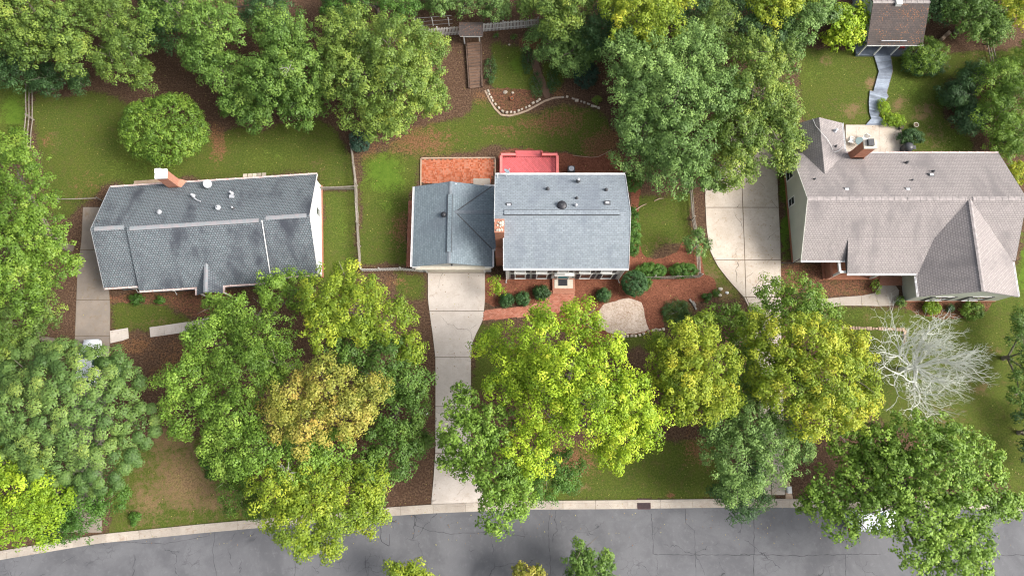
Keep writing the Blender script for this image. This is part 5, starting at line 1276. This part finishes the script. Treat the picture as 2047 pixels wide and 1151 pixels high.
LM = {k: leafmat('leaf_'+k, v, 0.24 if k in ('lime','yellow','bright','orange') else 0.16) for k, v in PAL.items()}
M_core = worn('shrub_twigs', (0.03,0.035,0.015), (0.05,0.045,0.025), 1.0)
TOTAL = [0]
DENS = 0.52
def crown_mesh(name, lobes, pal, dens, leaf, cr, seed, flat=.75, up=.5, inner=.15, tintn=1.0, gap=0.0, under=-.25, ragged=1.0, jit=.62, rnd=.36, sep=0, inv=None, tshift=0.0):
    r = np.random.RandomState(seed); P = []; Nn = []; Tt = []; kept = []
    for (x, y, z, rx, ry, rz_) in lobes:
        area = math.pi*rx*ry; rm = math.sqrt(rx*ry)
        ncl = max(5, int(2.1*(1-gap)*2*area/(math.pi*cr*cr))*(5 if sep else 1)); tot = int(area*dens*DENS)
        d = r.normal(size=(ncl*3, 3)); d /= np.linalg.norm(d, axis=1)[:, None]; d = d[d[:, 2] > under][:ncl]; ncl = len(d)
        phi = np.arctan2(d[:,1], d[:,0]); a = r.rand(3)*6.28
        wob = 1+ragged*(.10*np.sin(3*phi+a[0])+.08*np.sin(5*phi+a[1])+.06*np.sin(9*phi+a[2]))
        rad = (r.uniform(jit, 1.06 if jit < .8 else 1.0, ncl))*wob
        c = d*np.array([rx, ry, rz_])*rad[:, None]*(1-.35*cr/max(rm, cr)) + np.array([x, y, z])
        if sep:                                     # cauliflower crowns: clumps keep clear of each other and of earlier lobes
            keep = []
            for i in range(ncl):
                if all(((c[i]-q)**2).sum() > (sep*cr)**2 for q in kept) and not any((((c[i]-np.array(b[:3]))/np.array(b[3:6]))**2).sum() < .6 for b in lobes if b is not None): keep.append(i); kept.append(c[i])
            c, d = c[keep], d[keep]; ncl = len(keep)
            if not ncl: continue
        lt = r.normal(0, .13)*tintn
        csz = cr*(r.uniform(.8, 1.15, ncl) if sep else r.uniform(.55, 1.3, ncl))
        ct = np.clip(r.normal(.48, .23, ncl)*tintn + .22*np.sin(c[:,0]*1.1+a[0])*np.cos(c[:,1]*1.3+a[1]) + tshift + lt, 0, 1)
        w_ = csz**2; cnt = np.maximum(3, (tot*(1-inner)*w_/w_.sum())).astype(int)
        ci = np.repeat(np.arange(ncl), cnt); n = len(ci)
        e = r.normal(size=(n, 3)); e /= np.linalg.norm(e, axis=1)[:, None]; e[:,2] = np.where(e[:,2] < -.35, -e[:,2], e[:,2])
        rr = r.rand(n)**.33
        # lumpy clump: secondary lobes
        pp = c[ci] + e*(csz[ci]*rr)[:, None]*np.array([1,1,flat]) 
        nrm = e*.95 + d[ci]*.3 + np.array([0,0,up*.75]) + r.normal(size=(n,3))*rnd
        P.append(pp); Nn.append(nrm); Tt.append(np.clip(ct[ci]*.72+r.rand(n)*.28+ (rr-.6)*.06, 0, 1))
        ni = int(tot*inner)
        if ni:
            e = r.normal(size=(ni,3)); e /= np.linalg.norm(e, axis=1)[:, None]; e[:,2] = np.abs(e[:,2])*.9-.05
            P.append(np.array([x,y,z])+e*np.array([rx,ry,rz_])*r.uniform(.3,.8,ni)[:, None]); Nn.append(e*.3+np.array([0,0,.8])+r.normal(size=(ni,3))*.5); Tt.append(np.clip(r.normal(.4,.15,ni),0,1))
    P = np.concatenate(P); Nn = np.concatenate(Nn); T = np.concatenate(Tt); n = len(P); TOTAL[0] += n
    Nn /= np.linalg.norm(Nn, axis=1)[:, None]
    u = np.cross(Nn, r.normal(size=(n,3))); u /= np.linalg.norm(u, axis=1)[:, None]+1e-9; v = np.cross(Nn, u)
    s = r.uniform(.65,1.3,n)[:, None]; a = u*leaf[0]/2*s; b = v*leaf[1]/2*s
    bend = Nn*(leaf[1]*.18)*s
    co = np.stack([P-a, P-b+a*.15+bend, P+a, P+b+a*.15+bend], 1).reshape(-1, 3)
    co[:,2] = np.maximum(co[:,2], .03)
    if inv is not None:
        m = np.array(inv); co = co @ m[:3,:3].T + m[:3,3]
    me = bpy.data.meshes.new(name); me.vertices.add(4*n); me.vertices.foreach_set('co', co.ravel().astype(np.float32))
    me.loops.add(4*n); me.loops.foreach_set('vertex_index', np.arange(4*n, dtype=np.int32)); me.polygons.add(n); me.polygons.foreach_set('loop_start', np.arange(0, 4*n, 4, dtype=np.int32))
    me.update(); at_ = me.attributes.new('tint', 'FLOAT', 'POINT'); at_.data.foreach_set('value', np.repeat(T, 4).astype(np.float32))
    me.materials.append(LM[pal]); return me
ZF = {'woodland trees along the back': .55, 'trees in the front gardens': .70, 'garden shrubs': 1.0, 'trees round the three gardens': .9}
G1 = 'woodland trees along the back'
STY = {  # leaf size, clump radius, density per m2, gap
 'leafy': dict(leaf=(.20,.125), cr=.56, dens=350, gap=.38, inner=.10),
 'fine':  dict(leaf=(.165,.10), cr=.46, dens=430, gap=.30, inner=.10),
 'clump': dict(leaf=(.22,.14), cr=.72, dens=340, gap=.42, flat=.85, inner=.07),
 'sparse':dict(leaf=(.22,.155), cr=.42, dens=230, gap=.35, inner=.12),
 'feather':dict(leaf=(.32,.065), cr=.55, dens=380, gap=.1),
}
def limbs(mb, base, ends, r0, rnd, fork_z):
    fork = Vector((base.x, base.y, fork_z)); mb.tube([base, base.lerp(fork,.5)+Vector((rnd.uniform(-.1,.1),rnd.uniform(-.1,.1),0)), fork], [r0*1.25, r0, r0*.85], 8)
    for e in ends:
        m = fork.lerp(e, .5)+Vector((rnd.uniform(-.3,.3), rnd.uniform(-.3,.3), rnd.uniform(0,.4)))
        mb.tube([fork-Vector((0,0,.2)), m, e], [r0*.6, r0*.38, r0*.14], 6)
        for _ in range(5):
            t = rnd.uniform(.45,1); s = m.lerp(e, max(0,(t-.5)*2)); q = s+Vector((rnd.uniform(-1.3,1.3), rnd.uniform(-1.3,1.3), rnd.uniform(.2,1.3)))
            mb.tube([s, s.lerp(q,.5)+Vector((0,0,.12)), q], [r0*.18, r0*.11, r0*.04], 4)
SEED = [100]
def tree(label, lobes, pal, sty='leafy', group='trees round the three gardens', name='tree', ht=None, fz=.8, trunk=None, cat='tree', bark=None, **kw):
    """lobes: (px, py, r_px, z) of the crown as surveyed at their own heights"""
    SEED[0] += 1; sd_ = SEED[0]; L3 = []
    for l in lobes:
        px, py, rp, z = l[:4]; z *= ZF.get(group, .72); rp *= 1.14; p = at(px, py, z); m = rp*(CAM_H-z)/FPX*1.0; ryp = (l[4]*1.14 if len(l) > 4 else rp)*(CAM_H-z)/FPX
        L3.append((p.x, p.y, z, m, ryp, min(m, ryp)*fz))
    main = list(L3)
    if group == G1:
        rj = random.Random(sd_)
        for l in lobes[:7]:
            z = l[3]*.24; p = at(l[0]+rj.uniform(-14,14), l[1]+rj.uniform(-14,10), z); m = l[2]*.95*(CAM_H-z)/FPX; L3.append((p.x, p.y, z, m, m, min(m*.8, z*1.3)))
    cx = sum(l[0]*l[3]**2 for l in L3)/sum(l[3]**2 for l in L3); cy = sum(l[1]*l[3]**2 for l in L3)/sum(l[3]**2 for l in L3)
    base = Vector((cx, cy, 0)); T = thing(name, label, cat, base, 0, group); rnd = random.Random(sd_)
    zmin = min(l[2]-l[5] for l in main); R = max(l[3] for l in L3)
    mb = MB(); limbs(mb, base, [Vector(l[:3])+Vector((0,0,l[5]*.3)) for l in main], trunk or max(.12, .06*R+.08), rnd, max(.5, zmin*.75)); mb.build('trunk', bark or M_bark, T)
    o = STY[sty].copy(); o.update(kw)
    me = crown_mesh('crown', L3, pal, seed=sd_, inv=wm(T).inverted(), **o); c = bpy.data.objects.new('crown', me); COL.objects.link(c); c.parent = T
    return T
def shrub(label, px, py, rx, ry, h, pal, sty='fine', group='garden shrubs', name='shrub', cat='shrub', **kw):
    SEED[0] += 1; sd_ = SEED[0]; p = at(px, py, h*.6); k = (CAM_H-h*.6)/FPX; base = Vector((p.x, p.y, 0)); T = thing(name, label, cat, base, 0, group)
    L3 = [(p.x, p.y, h*.5, rx*k, ry*k, h*.5)]
    mb = MB(); rnd = random.Random(sd_)
    for j in range(7):
        e = Vector((p.x+rnd.uniform(-.6,.6)*rx*k, p.y+rnd.uniform(-.6,.6)*ry*k, h*rnd.uniform(.5,.85))); mb.tube([base+Vector((rnd.uniform(-.1,.1),0,0)), base.lerp(e,.5)+Vector((0,0,.1)), e], [.035,.025,.01], 5)
    mb.build('stems', M_bark, T)
    o = dict(leaf=(.12,.08), cr=.24, dens=1700, gap=-.3, inner=.15, ragged=.5, under=-.6, jit=.8); 
    if sty in STY and sty != 'fine': o.update(STY[sty])
    o.update(kw)
    me = crown_mesh('foliage', L3, pal, seed=sd_, inv=wm(T).inverted(), **o); c = bpy.data.objects.new('foliage', me); COL.objects.link(c); c.parent = T
    return T
G1 = 'woodland trees along the back'; G2 = 'trees in the front gardens'
# --- back row, left to right
tree('yellow green tree filling the top left corner', [(40,30,70,14),(120,55,60,15),(60,95,50,13),(150,110,45,13),(20,-40,60,13)], 'olive', 'leafy', G1)
tree('dark green low tree over the far left yard edge', [(30,140,45,7),(100,160,38,6),(160,165,26,5)], 'dark', 'fine', G1)
tree('grey green tree with drooping branch right of the top left corner', [(215,30,55,14),(260,80,50,14),(230,130,42,12),(285,155,30,9),(180,-20,60,13)], 'olive', 'fine', G1, tintn=.8)
tree('mid green tree behind the round bright tree, at the top', [(340,10,60,14),(430,60,65,15),(400,110,45,13),(450,150,48,11),(480,200,40,9)], 'mid', 'leafy', G1, tshift=.1)
tree('dark green background tree between two crowns at the top', [(320,70,45,9),(530,20,55,10),(330,-20,60,10)], 'dark', 'fine', G1)
tree('large mid green tree with a bare dead branch, top left of centre', [(560,70,60,14),(600,140,62,14),(540,160,58,13),(600,215,48,10),(520,225,42,8),(640,190,32,9)], 'mid', 'leafy', G1, tshift=.05)
tree('large pale yellow green tree behind the long fence', [(700,70,62,15),(780,90,70,16),(850,110,50,14),(700,150,60,15),(790,180,72,15),(860,190,45,12),(770,245,50,11),(715,225,42,11),(680,110,45,13)], 'olive', 'leafy', G1, trunk=.4, tshift=.08)
tree('dark green tree at the top edge left of the picket fence', [(690,5,50,10),(800,12,45,9),(760,-30,50,10)], 'hedge', 'fine', G1)
tree('grey green tree directly behind the roofed gate', [(880,8,34,6),(935,2,36,6),(990,14,34,6),(900,-25,45,7)], 'grey', 'fine', G1, tshift=-.1)
tree('mottled tree with yellowing leaves right of the picket fence', [(1050,5,32,9),(1100,20,42,11),(1130,50,38,11),(1150,0,50,12)], 'olive', 'leafy', G1)
tree('dull grey green bushy tree over the top of the garden path', [(1090,85,45,5),(1140,110,48,6),(1180,95,40,6)], 'grey', 'fine', G1, tshift=-.15)
shrub('dark teal holly beside the back lawn below the dull bushy tree', 1172,145,30,34,2.6,'teal')
tree('yellow green tree at the top, right of centre', [(1270,35,55,15),(1320,45,50,15),(1240,10,50,14),(1290,90,35,12),(1340,-10,50,14)], 'yellow', 'leafy', G1, tintn=.85, tshift=-.05)
tree('soft lime green tree at the top between the yellow green and dark trees', [(1420,65,42,12),(1440,30,36,12)], 'olive', 'feather', G1)
tree('dark green tree at the top edge behind the soft lime tree', [(1480,35,50,10),(1390,20,50,10),(1200,60,50,9),(1540,60,45,10)], 'dark', 'fine', G1)
tree('yellow tipped tree at the top edge left of the garden shed', [(1550,15,50,13),(1590,-10,50,13),(1520,-15,40,12)], 'yellow', 'leafy', G1, tintn=.8)
tree('bushy mid green tree left of the small lime tree', [(1600,45,48,11),(1640,20,42,11),(1590,80,32,9)], 'grey', 'leafy', G1)
tree('huge grey green tree right of the back lawn', [(1250,110,50,13),(1310,130,62,14),(1390,110,60,14),(1270,180,58,13),(1350,200,70,15),(1430,190,60,14),(1280,260,58,12),(1360,290,68,13),(1270,310,45,9),(1340,340,52,10),(1400,350,40,10)], 'grey', 'leafy', G1, trunk=.45, tshift=.04, gap=.2)
tree('large yellow flecked tree overhanging the upper driveway', [(1500,110,58,14),(1555,120,42,13),(1510,190,62,14),(1560,220,45,13),(1480,260,62,13),(1550,285,50,12),(1460,335,48,11),(1562,322,28,10),(1430,365,26,9)], 'olive', 'leafy', G1, trunk=.4, tshift=.08)
tree('small bright lime tree against the shed roof', [(1685,45,34,5),(1712,30,26,5),(1700,70,26,4.5),(1670,78,22,4)], 'lime', 'leafy', G1, leaf=(.24,.18), dens=260, cr=.42)
tree('dense dark green rounded tree right of the shed', [(1950,35,55,7),(1985,55,40,7),(1920,10,45,7)], 'mid', 'fine', G1, tshift=-.1)
tree('yellowing tree in the top right corner', [(2040,15,40,9),(2060,-20,40,9)], 'yellow', 'leafy', G1)
tree('dark green tree between the shed and the rounded tree', [(1880,20,38,5),(1860,-10,40,5)], 'dark', 'fine', G1)
tree('dark woodland tree standing furthest left behind the back row', [(-60,60,80,12),(-80,180,60,10)], 'mid', 'fine', G1)
# gardens right
shrub('round feathery green bush with dark skirt beside the shed porch', 1852,108,50,44,3.0,'bright','feather',leaf=(.28,.05),dens=700,cr=.4,tshift=-.1)
shrub('low dark evergreen spread below the round feathery bush', 1850,128,56,30,1.5,'dark','feather',leaf=(.28,.05),dens=500,cr=.35)
tree('dark blue green evergreen hedge tree left of the bright one at the right edge', [(1918,190,36,3.5),(1935,240,34,3.5),(1945,150,28,4)], 'dark', 'feather', G1, dens=520)
tree('large bright green bushy tree at the right edge above the right house', [(1990,160,45,6),(2030,200,52,6.5),(1990,230,45,6),(2030,270,48,5),(2000,290,34,4),(2060,130,45,6)], 'bright', 'fine', G1, tshift=-.08)
shrub('pale cream variegated bush at the right edge beside the roof end', 2038,345,26,28,1.6,'yellow',tshift=.25)
shrub('bright lime juniper by the boardwalk bend', 1766,216,14,24,.9,'lime','feather',leaf=(.26,.05),dens=700,cr=.25,tshift=-.2)
shrub('bright lime juniper spreading over the patio corner', 1787,240,28,16,.9,'lime','feather',leaf=(.26,.05),dens=700,cr=.25,tshift=-.2)
shrub('dark green loose bush between the patio and the lawn', 1822,273,30,18,1.3,'dark')
tree('small round tree beside the split rail fence and cream driveway', [(1392,488,27,2.6)], 'grey', 'fine', 'garden shrubs', 'small_tree', dens=600, cr=.34, tshift=.1)
shrub('bright green bush at the rear right corner of the middle house', 1266,362,20,24,1.6,'hedge')
shrub('long clipped green hedge along the right wall of the middle house', 1266,462,15,56,1.6,'hedge',name='hedge',cat='hedge',under=-.9,ragged=.1,jit=.9,dens=2200)
shrub('clipped dark hedge nearest the middle house, behind the grey picket fence', 1301,541,35,16,1.3,'hedge',name='hedge',cat='hedge',ragged=.1,jit=.9,dens=2200,tshift=-.1)
shrub('clipped hedge at the fence corner, behind the grey picket fence', 1368,540,32,15,1.3,'hedge',name='hedge',cat='hedge',ragged=.1,jit=.9,dens=2200)
shrub('big ball shaped shrub at the front right corner of the middle house', 1269,566,27,27,2.1,'box',ragged=.05,cr=.2,dens=2200,tshift=.1,jit=.92,rnd=.25)
shrub('small clipped shrub tucked right of the big ball shrub', 1292,567,12,13,1.0,'hedge')
for px_, py_, lb in ((1013,601,'dark boxwood ball nearest the middle driveway'),(1045,597,'boxwood ball second from the driveway'),(1207,590,'half hidden boxwood ball right of the porch under the lime tree')):
    shrub(lb, px_, py_, 15.5, 15, 1.0, 'box', group='boxwood balls', ragged=.05, dens=2200, jit=.9, rnd=.25)
shrub('brownish green boxwood ball left of the front porch', 1083,584,18,16,1.0,'dark',group='boxwood balls',ragged=.05,dens=2200,jit=.9,rnd=.25)
tree('lime green sapling with long leaves beside the garage', [(988,560,12,2.4),(992,578,15,2.2),(1000,585,12,2.0)], 'lime', 'sparse', 'garden shrubs', 'sapling', leaf=(.3,.07), dens=180, trunk=.04, cr=.3, tshift=-.15)
meta(shrub('dark grass mound ringed by red mulch near the curved blocks', 1353,623,33,28,.35,'dark','feather',group='garden shrubs',name='ornamental_grass',cat='grass mound',leaf=(.3,.03),dens=600,cr=.3,up=.2,tshift=.1))
shrub('small green shrub left of the three rocks', 1413,595,10,10,.7,'hedge'); shrub('tiny green shrub touching the cream boulder', 1431,585,7,6,.5,'hedge')
shrub('green rounded shrub in mulch at the left end of the left house front', 272,598,15,12,.8,'hedge'); shrub('smaller green shrub second along the left house front', 320,598,9,10,.7,'hedge')
shrub('dark glossy bush at the end of the long split rail fence', 719,280,24,26,1.8,'teal')
shrub('small bright plant on the dry lawn near the street at the left', 269,1037,12,13,.6,'hedge',tshift=.2)
shrub('lime shrub at the left window of the front wing', 1864,615,19,15,.9,'lime',tshift=-.25); shrub('larger lime shrub at the right window of the front wing', 1945,620,25,20,1.0,'bright')
shrub('little dark plant between the two lime shrubs', 1899,616,9,8,.5,'dark'); shrub('leafy green plant left of the brick porch steps', 1752,572,9,16,.9,'bright','sparse',leaf=(.2,.1),dens=300,cr=.22)
shrub('green plant at the left corner of the front wing', 1803,603,12,10,.8,'mid')
for a, lb in (((1055,62),'low green plant below the picket fence, nearest the gate roof'),((992,66),'green plant against the picket fence right of the gate'),((1028,68),'third green plant between the other two by the fence')):
    shrub(lb, a[0], a[1]+6, 8, 7, .5, 'hedge', dens=600)
for a, lb in (((980,140),'dark ivy mound right of the garden steps'),((1055,120),'dark ground plant left of the trodden path'),((1072,170),'dark plant beside the lower trodden path'),((1105,160),'green plant right of the trodden path')):
    shrub(lb, a[0], a[1], 15, 36, .5, 'dark', dens=420, tshift=.15, name='ground_plant')
shrub('small olive shrub in mulch under the big grey green tree', 1193,200,10,9,.7,'olive')
shrub('small green bush on the dark ground near the left kerb', 86,1075,11,10,.7,'hedge')
# round tree left yard
tree('round bright green tree alone on the left back lawn', [(330,262,84,3.4,70)], 'bright', 'fine', 'trees round the three gardens', fz=.85, dens=700, cr=.36, ragged=.4, gap=-.2, jit=.84, rnd=.3, leaf=(.18,.1), trunk=.14, tshift=-.02)
# left edge
tree('bright green maple on the left edge beside the left house', [(20,300,45,7),(45,350,55,9),(40,420,68,11),(85,470,58,11),(20,510,70,12),(100,530,55,10),(50,570,60,10),(-30,420,60,10)], 'bright', 'leafy', G2, trunk=.35, tshift=-.02)
tree('olive dark tree low on the left edge under the bright maple', [(30,640,60,8),(90,620,42,7),(-20,700,50,8),(20,700,50,7)], 'olive', 'fine', G2, tshift=-.22)
tree('dense blue green round tree like a cauliflower, lower left', [(140,815,132,9,112),(60,740,50,8),(225,770,48,8.5),(210,920,56,8.5),(280,850,38,8),(30,860,60,8),(110,905,60,8.5)], 'magn', 'clump', G2, trunk=.4, dens=620, cr=.66, jit=.93, rnd=.22, leaf=(.17,.11), gap=0, ragged=.8, fz=.62, sep=1.35, inner=.12, flat=.75)
tree('yellow green tree in the lower left corner', [(20,920,42,8),(60,970,48,9),(110,1000,38,8),(30,1040,45,8),(90,1050,30,7),(-20,990,50,8)], 'lime', 'leafy', G2, tshift=-.42)
tree('dark green shaded tree behind the lower left yellow green one', [(160,1020,52,4.5),(220,1000,36,4),(130,1050,34,4)], 'hedge', 'fine', G2, tshift=-.05)
# big front-left group
tree('green tree with yellow tips in front of the left house door', [(430,690,60,10),(390,760,58,10),(470,640,46,9),(550,580,40,8),(600,580,36,8),(380,830,48,9),(430,610,26,7)], 'fresh', 'leafy', G2)
tree('mid green soft tree in the middle of the front left grove', [(530,680,58,11),(500,740,62,12),(560,730,45,12)], 'bright', 'fine', G2, tshift=-.1)
tree('yellow tipped tree reaching up beside the white gable wall', [(650,590,48,11),(690,550,30,10),(710,630,60,12),(780,640,48,11),(650,650,52,12),(740,580,30,10),(820,700,36,9)], 'yellow', 'leafy', G2, tintn=.9, tshift=-.1)
tree('dark green tree right side of the front left grove by the driveway', [(770,720,58,9),(820,760,44,8),(800,830,50,8),(790,900,52,8),(740,950,50,8),(830,880,30,6),(700,700,50,9)], 'mid', 'leafy', G2, tshift=-.14)
tree('orange yellow crowned tree, the highest in the front left grove', [(660,775,58,15),(740,790,42,14),(590,790,46,14),(700,830,48,14),(620,850,50,14),(560,840,38,13)], 'orange', 'leafy', G2, tshift=.0)
tree('green tree below the orange one in the front left grove', [(470,840,54,11),(520,900,60,12),(450,900,48,10),(600,920,56,12),(660,900,40,11)], 'fresh', 'leafy', G2, tshift=-.1)
tree('broad yellow green tree hanging over the kerb, front left', [(560,980,56,12),(640,980,60,12),(600,1040,54,12),(680,1030,48,11),(650,1085,30,10),(720,980,50,10),(740,1030,38,9),(620,1090,28,10)], 'yellow', 'leafy', G2, tintn=.75, tshift=-.22)
tree('small blue green tree at the left foot of the front left grove', [(480,985,40,6),(510,1010,28,6),(470,940,28,6)], 'bright', 'fine', G2, tshift=-.2)
shrub('green shrub on the dry lawn edge left of the front left grove', 430,925,30,34,2.2,'hedge','leafy',dens=500,cr=.35)
# centre
tree('brilliant lime green tree in front of the middle house', [(1080,690,62,14),(1160,640,42,13),(1130,750,66,16),(1040,740,50,13),(1210,720,50,15),(1180,810,68,16),(1260,800,52,15),(1090,820,58,14),(1240,870,50,13),(1300,850,40,12),(1010,770,42,12),(980,690,34,10),(1060,900,50,12),(1220,910,32,11),(1080,625,22,10)], 'lime', 'leafy', G2, trunk=.42, gap=.22)
tree('thin leaved mid green tree hanging over the middle driveway', [(930,820,36,11),(940,880,50,12),(990,850,42,12),(910,920,34,10),(990,940,50,12),(1000,1010,46,11),(1030,970,34,11),(890,880,20,9),(1050,1000,24,10),(920,780,18,10)], 'fresh', 'sparse', G2, tshift=-.12, dens=270)
tree('darker green tree low between the lime tree and the street', [(1090,950,48,6),(1130,940,36,5)], 'hedge', 'fine', G2, tshift=.1)
tree('yellow green tree right of the brilliant lime tree', [(1370,690,52,12),(1420,740,58,13),(1370,770,52,13),(1440,800,40,12),(1330,745,42,11),(1350,810,34,11),(1320,690,26,9),(1400,820,36,11),(1400,660,36,10)], 'yellow', 'leafy', G2, tshift=.0)
tree('large golden green tree left of the bare dead tree', [(1560,680,52,13),(1620,690,56,14),(1690,700,48,13),(1650,760,62,15),(1580,770,58,14),(1708,760,42,13),(1690,820,46,13),(1620,830,46,13),(1530,720,42,12),(1510,660,36,11),(1520,780,34,11),(1725,800,30,12)], 'yellow', 'leafy', G2, tshift=-.02, trunk=.4)
tree('fresh green small tree at the bottom of the broad driveway', [(1540,590,34,6),(1600,590,40,7),(1640,620,32,6),(1590,630,36,7),(1500,640,30,6),(1450,640,34,5),(1482,700,36,5),(1490,760,36,6),(1345,770,28,5)], 'bright', 'leafy', G2)
tree('dense grey green tree over the lower right driveway', [(1480,790,40,9),(1440,850,42,9),(1500,850,56,10),(1550,900,56,10),(1480,920,56,10),(1560,840,40,9),(1470,970,36,8),(1430,890,36,9),(1590,900,36,9)], 'grey', 'fine', G2, tshift=-.03)
tree('feathery green cedar hanging over the kerb left of the driveway mouth', [(1470,985,32,6),(1500,960,36,6),(1440,985,22,6),(1480,1018,24,6),(1520,1000,20,6)], 'dark', 'feather', G2, tshift=.2)
tree('wide airy bright green tree over the parked car, lower right', [(1760,900,50,11),(1830,890,56,12),(1900,890,48,12),(1950,930,48,12),(1880,950,60,14),(1800,960,58,13),(1720,960,50,11),(1660,980,40,10),(1760,1020,44,12),(1850,1030,58,13),(1930,1010,52,12),(1990,1000,40,11),(1900,1090,48,12),(1830,1100,40,12),(1680,1050,34,10),(2020,1010,26,10),(1950,1080,34,12),(1640,1010,28,9),(1690,890,36,10),(1610,1000,24,8),(1740,880,36,10),(1900,1140,40,12),(1960,1130,26,11)], 'fresh', 'sparse', G2, trunk=.45, tshift=.0, dens=260, cr=.42)
tree('green tree cut by the right edge below the right house', [(2040,690,34,4),(2048,750,32,3.5),(2045,640,28,3.5),(2035,790,22,3)], 'mid', 'fine', G2, tshift=-.05)
tree('dark tree on the right edge above the lower right corner', [(2062,830,30,2.5),(2064,900,30,2.5)], 'dark', 'leafy', G2)
# bottom edge
tree('low yellow green tree top cut by the bottom edge', [(800,1150,30,6),(840,1150,30,6),(820,1180,40,6)], 'yellow', 'leafy', G2, tshift=-.1)
tree('green sapling rising over the street from the bottom edge', [(1160,1085,12,7),(1160,1120,26,6.5),(1210,1110,14,6),(1185,1140,40,6),(1180,1180,50,5)], 'mid', 'leafy', G2, cr=.35, tshift=.15)
tree('orange tipped small sapling at the bottom edge', [(1040,1140,14,5),(1078,1140,12,5),(1055,1170,34,5)], 'orange', 'sparse', G2, cr=.3, dens=350, tshift=-.1)
print('LEAVES', TOTAL[0])

# bare dead tree
def dead_tree():
    base = at(1800,738); T = thing('dead_tree', 'bare bleached dead tree with spreading white branches on the right lawn', 'tree', base)
    mb = MB(); r = random.Random(11); big = MB()
    def grow(p, d, L_, rad, depth, tgt):
        n = 3; pts = [p]; q = p.copy(); dd = d.copy()
        for i in range(n):
            dd = (dd+Vector((r.uniform(-.32,.32), r.uniform(-.32,.32), r.uniform(-.12,.2)))).normalized(); q = q+dd*L_/n; pts.append(q.copy())
        (big if depth == 0 else tgt).tube(pts, [rad, rad*.88, rad*.76, rad*.62], 6 if depth < 2 else 4)
        if depth >= 6 or rad < .009: return
        k = 3 if depth < 1 else 2
        for j in range(k):
            a = r.uniform(.2,.95)*(1 if j % 2 else -1)
            nd_ = (Matrix.Rotation(a, 3, 'Z') @ dd + Vector((0,0,r.uniform(-.25,.4)))).normalized()
            grow(pts[-1], nd_, L_*r.uniform(.62,.82), rad*.60, depth+1, tgt)
        if depth < 3 and r.random() < .75: 
            for s in pts[1:3]:
                grow(s, (Matrix.Rotation(r.choice((-1,1))*r.uniform(.5,1.0), 3, 'Z') @ dd+Vector((0,0,.2))).normalized(), L_*.6, rad*.45, depth+1, tgt)
    fork = base+Vector((0,0,2.6)); big.tube([base, base+Vector((.05,0,1.4)), fork], [.22,.17,.15], 9)
    for a, el, L_, ra in ((92,.75,2.1,.085),(60,.55,2.2,.075),(30,.5,2.5,.09),(8,.45,2.5,.085),(-25,.45,2.0,.07),(-60,.5,2.0,.07),(-95,.45,2.1,.07),(-130,.5,2.2,.07),(-160,.35,2.1,.06),(172,.45,2.1,.07),(150,.6,2.0,.07),(115,.9,1.6,.06),(75,1.2,1.8,.06)):
        a = math.radians(a); s = fork-Vector((0,0,r.uniform(0,.5)))
        grow(s, Vector((math.cos(a), math.sin(a), el)).normalized(), L_*(.86 if math.cos(a) > .5 else (1.12 if math.cos(a) < -.3 else 1.0)), ra*1.75, 0, mb)
    big.build('trunk', M_dead, T); mb.build('branches', M_dead, T, False)
dead_tree()
# broken dead limbs showing in live crowns
for px_, py_, z, lb in ((577,140,9.5,'bare dead limb caught in the crown of the large tree left of centre'),(572,950,9.8,'star shaped dead twig on the broad yellow green tree over the kerb')):
    r = random.Random(px_); q = at(px_, py_, z); mb = MB()
    for k in range(6):
        a = r.uniform(0,6.28); e = q+Vector((math.cos(a)*r.uniform(.5,1.3), math.sin(a)*r.uniform(.5,1.3), r.uniform(-.3,.4))); mb.tube([q, q.lerp(e,.5)+Vector((.12,.15,.05)), e], [.035,.022,.01], 5)
        for j in range(2): s = q.lerp(e, r.uniform(.4,.8)); mb.tube([s, s+Vector((r.uniform(-.4,.4), r.uniform(-.4,.4), .1))], [.02,.008], 4)
    meta(mb.build('dead_branch', M_deadg), lb, 'branch')

# fallen leaves on lawns, beds and drives
def scatter():
    r = np.random.RandomState(9); n = 5200; X = r.uniform(-52, 52, n); Y = r.uniform(-10, 44, n); s = r.uniform(.03, .07, n); a = r.rand(n)*6.28
    co = np.zeros((n, 4, 3)); 
    for k in range(4): co[:,k,0] = X+np.cos(a+k*1.5708)*s*(1 if k % 2 else .6); co[:,k,1] = Y+np.sin(a+k*1.5708)*s*(1 if k % 2 else .6); co[:,k,2] = .075+r.uniform(0,.02,n)
    me = bpy.data.meshes.new('fallen_leaves'); me.vertices.add(4*n); me.vertices.foreach_set('co', co.ravel()); me.loops.add(4*n); me.loops.foreach_set('vertex_index', np.arange(4*n)); me.polygons.add(n); me.polygons.foreach_set('loop_start', np.arange(0,4*n,4)); me.update()
    t_ = me.attributes.new('tint','FLOAT','POINT'); t_.data.foreach_set('value', np.repeat(r.rand(n),4).astype(np.float32))
    me.materials.append(leafmat('dry_leaf', [(0,(0.16,0.08,0.03)),(.5,(0.26,0.17,0.06)),(1,(0.45,0.42,0.12))], .1))
    o = bpy.data.objects.new('fallen_leaves', me); COL.objects.link(o); meta(o, 'scattered small yellow and brown fallen leaves over the lawns and drives', 'leaves', kind='stuff')
scatter()
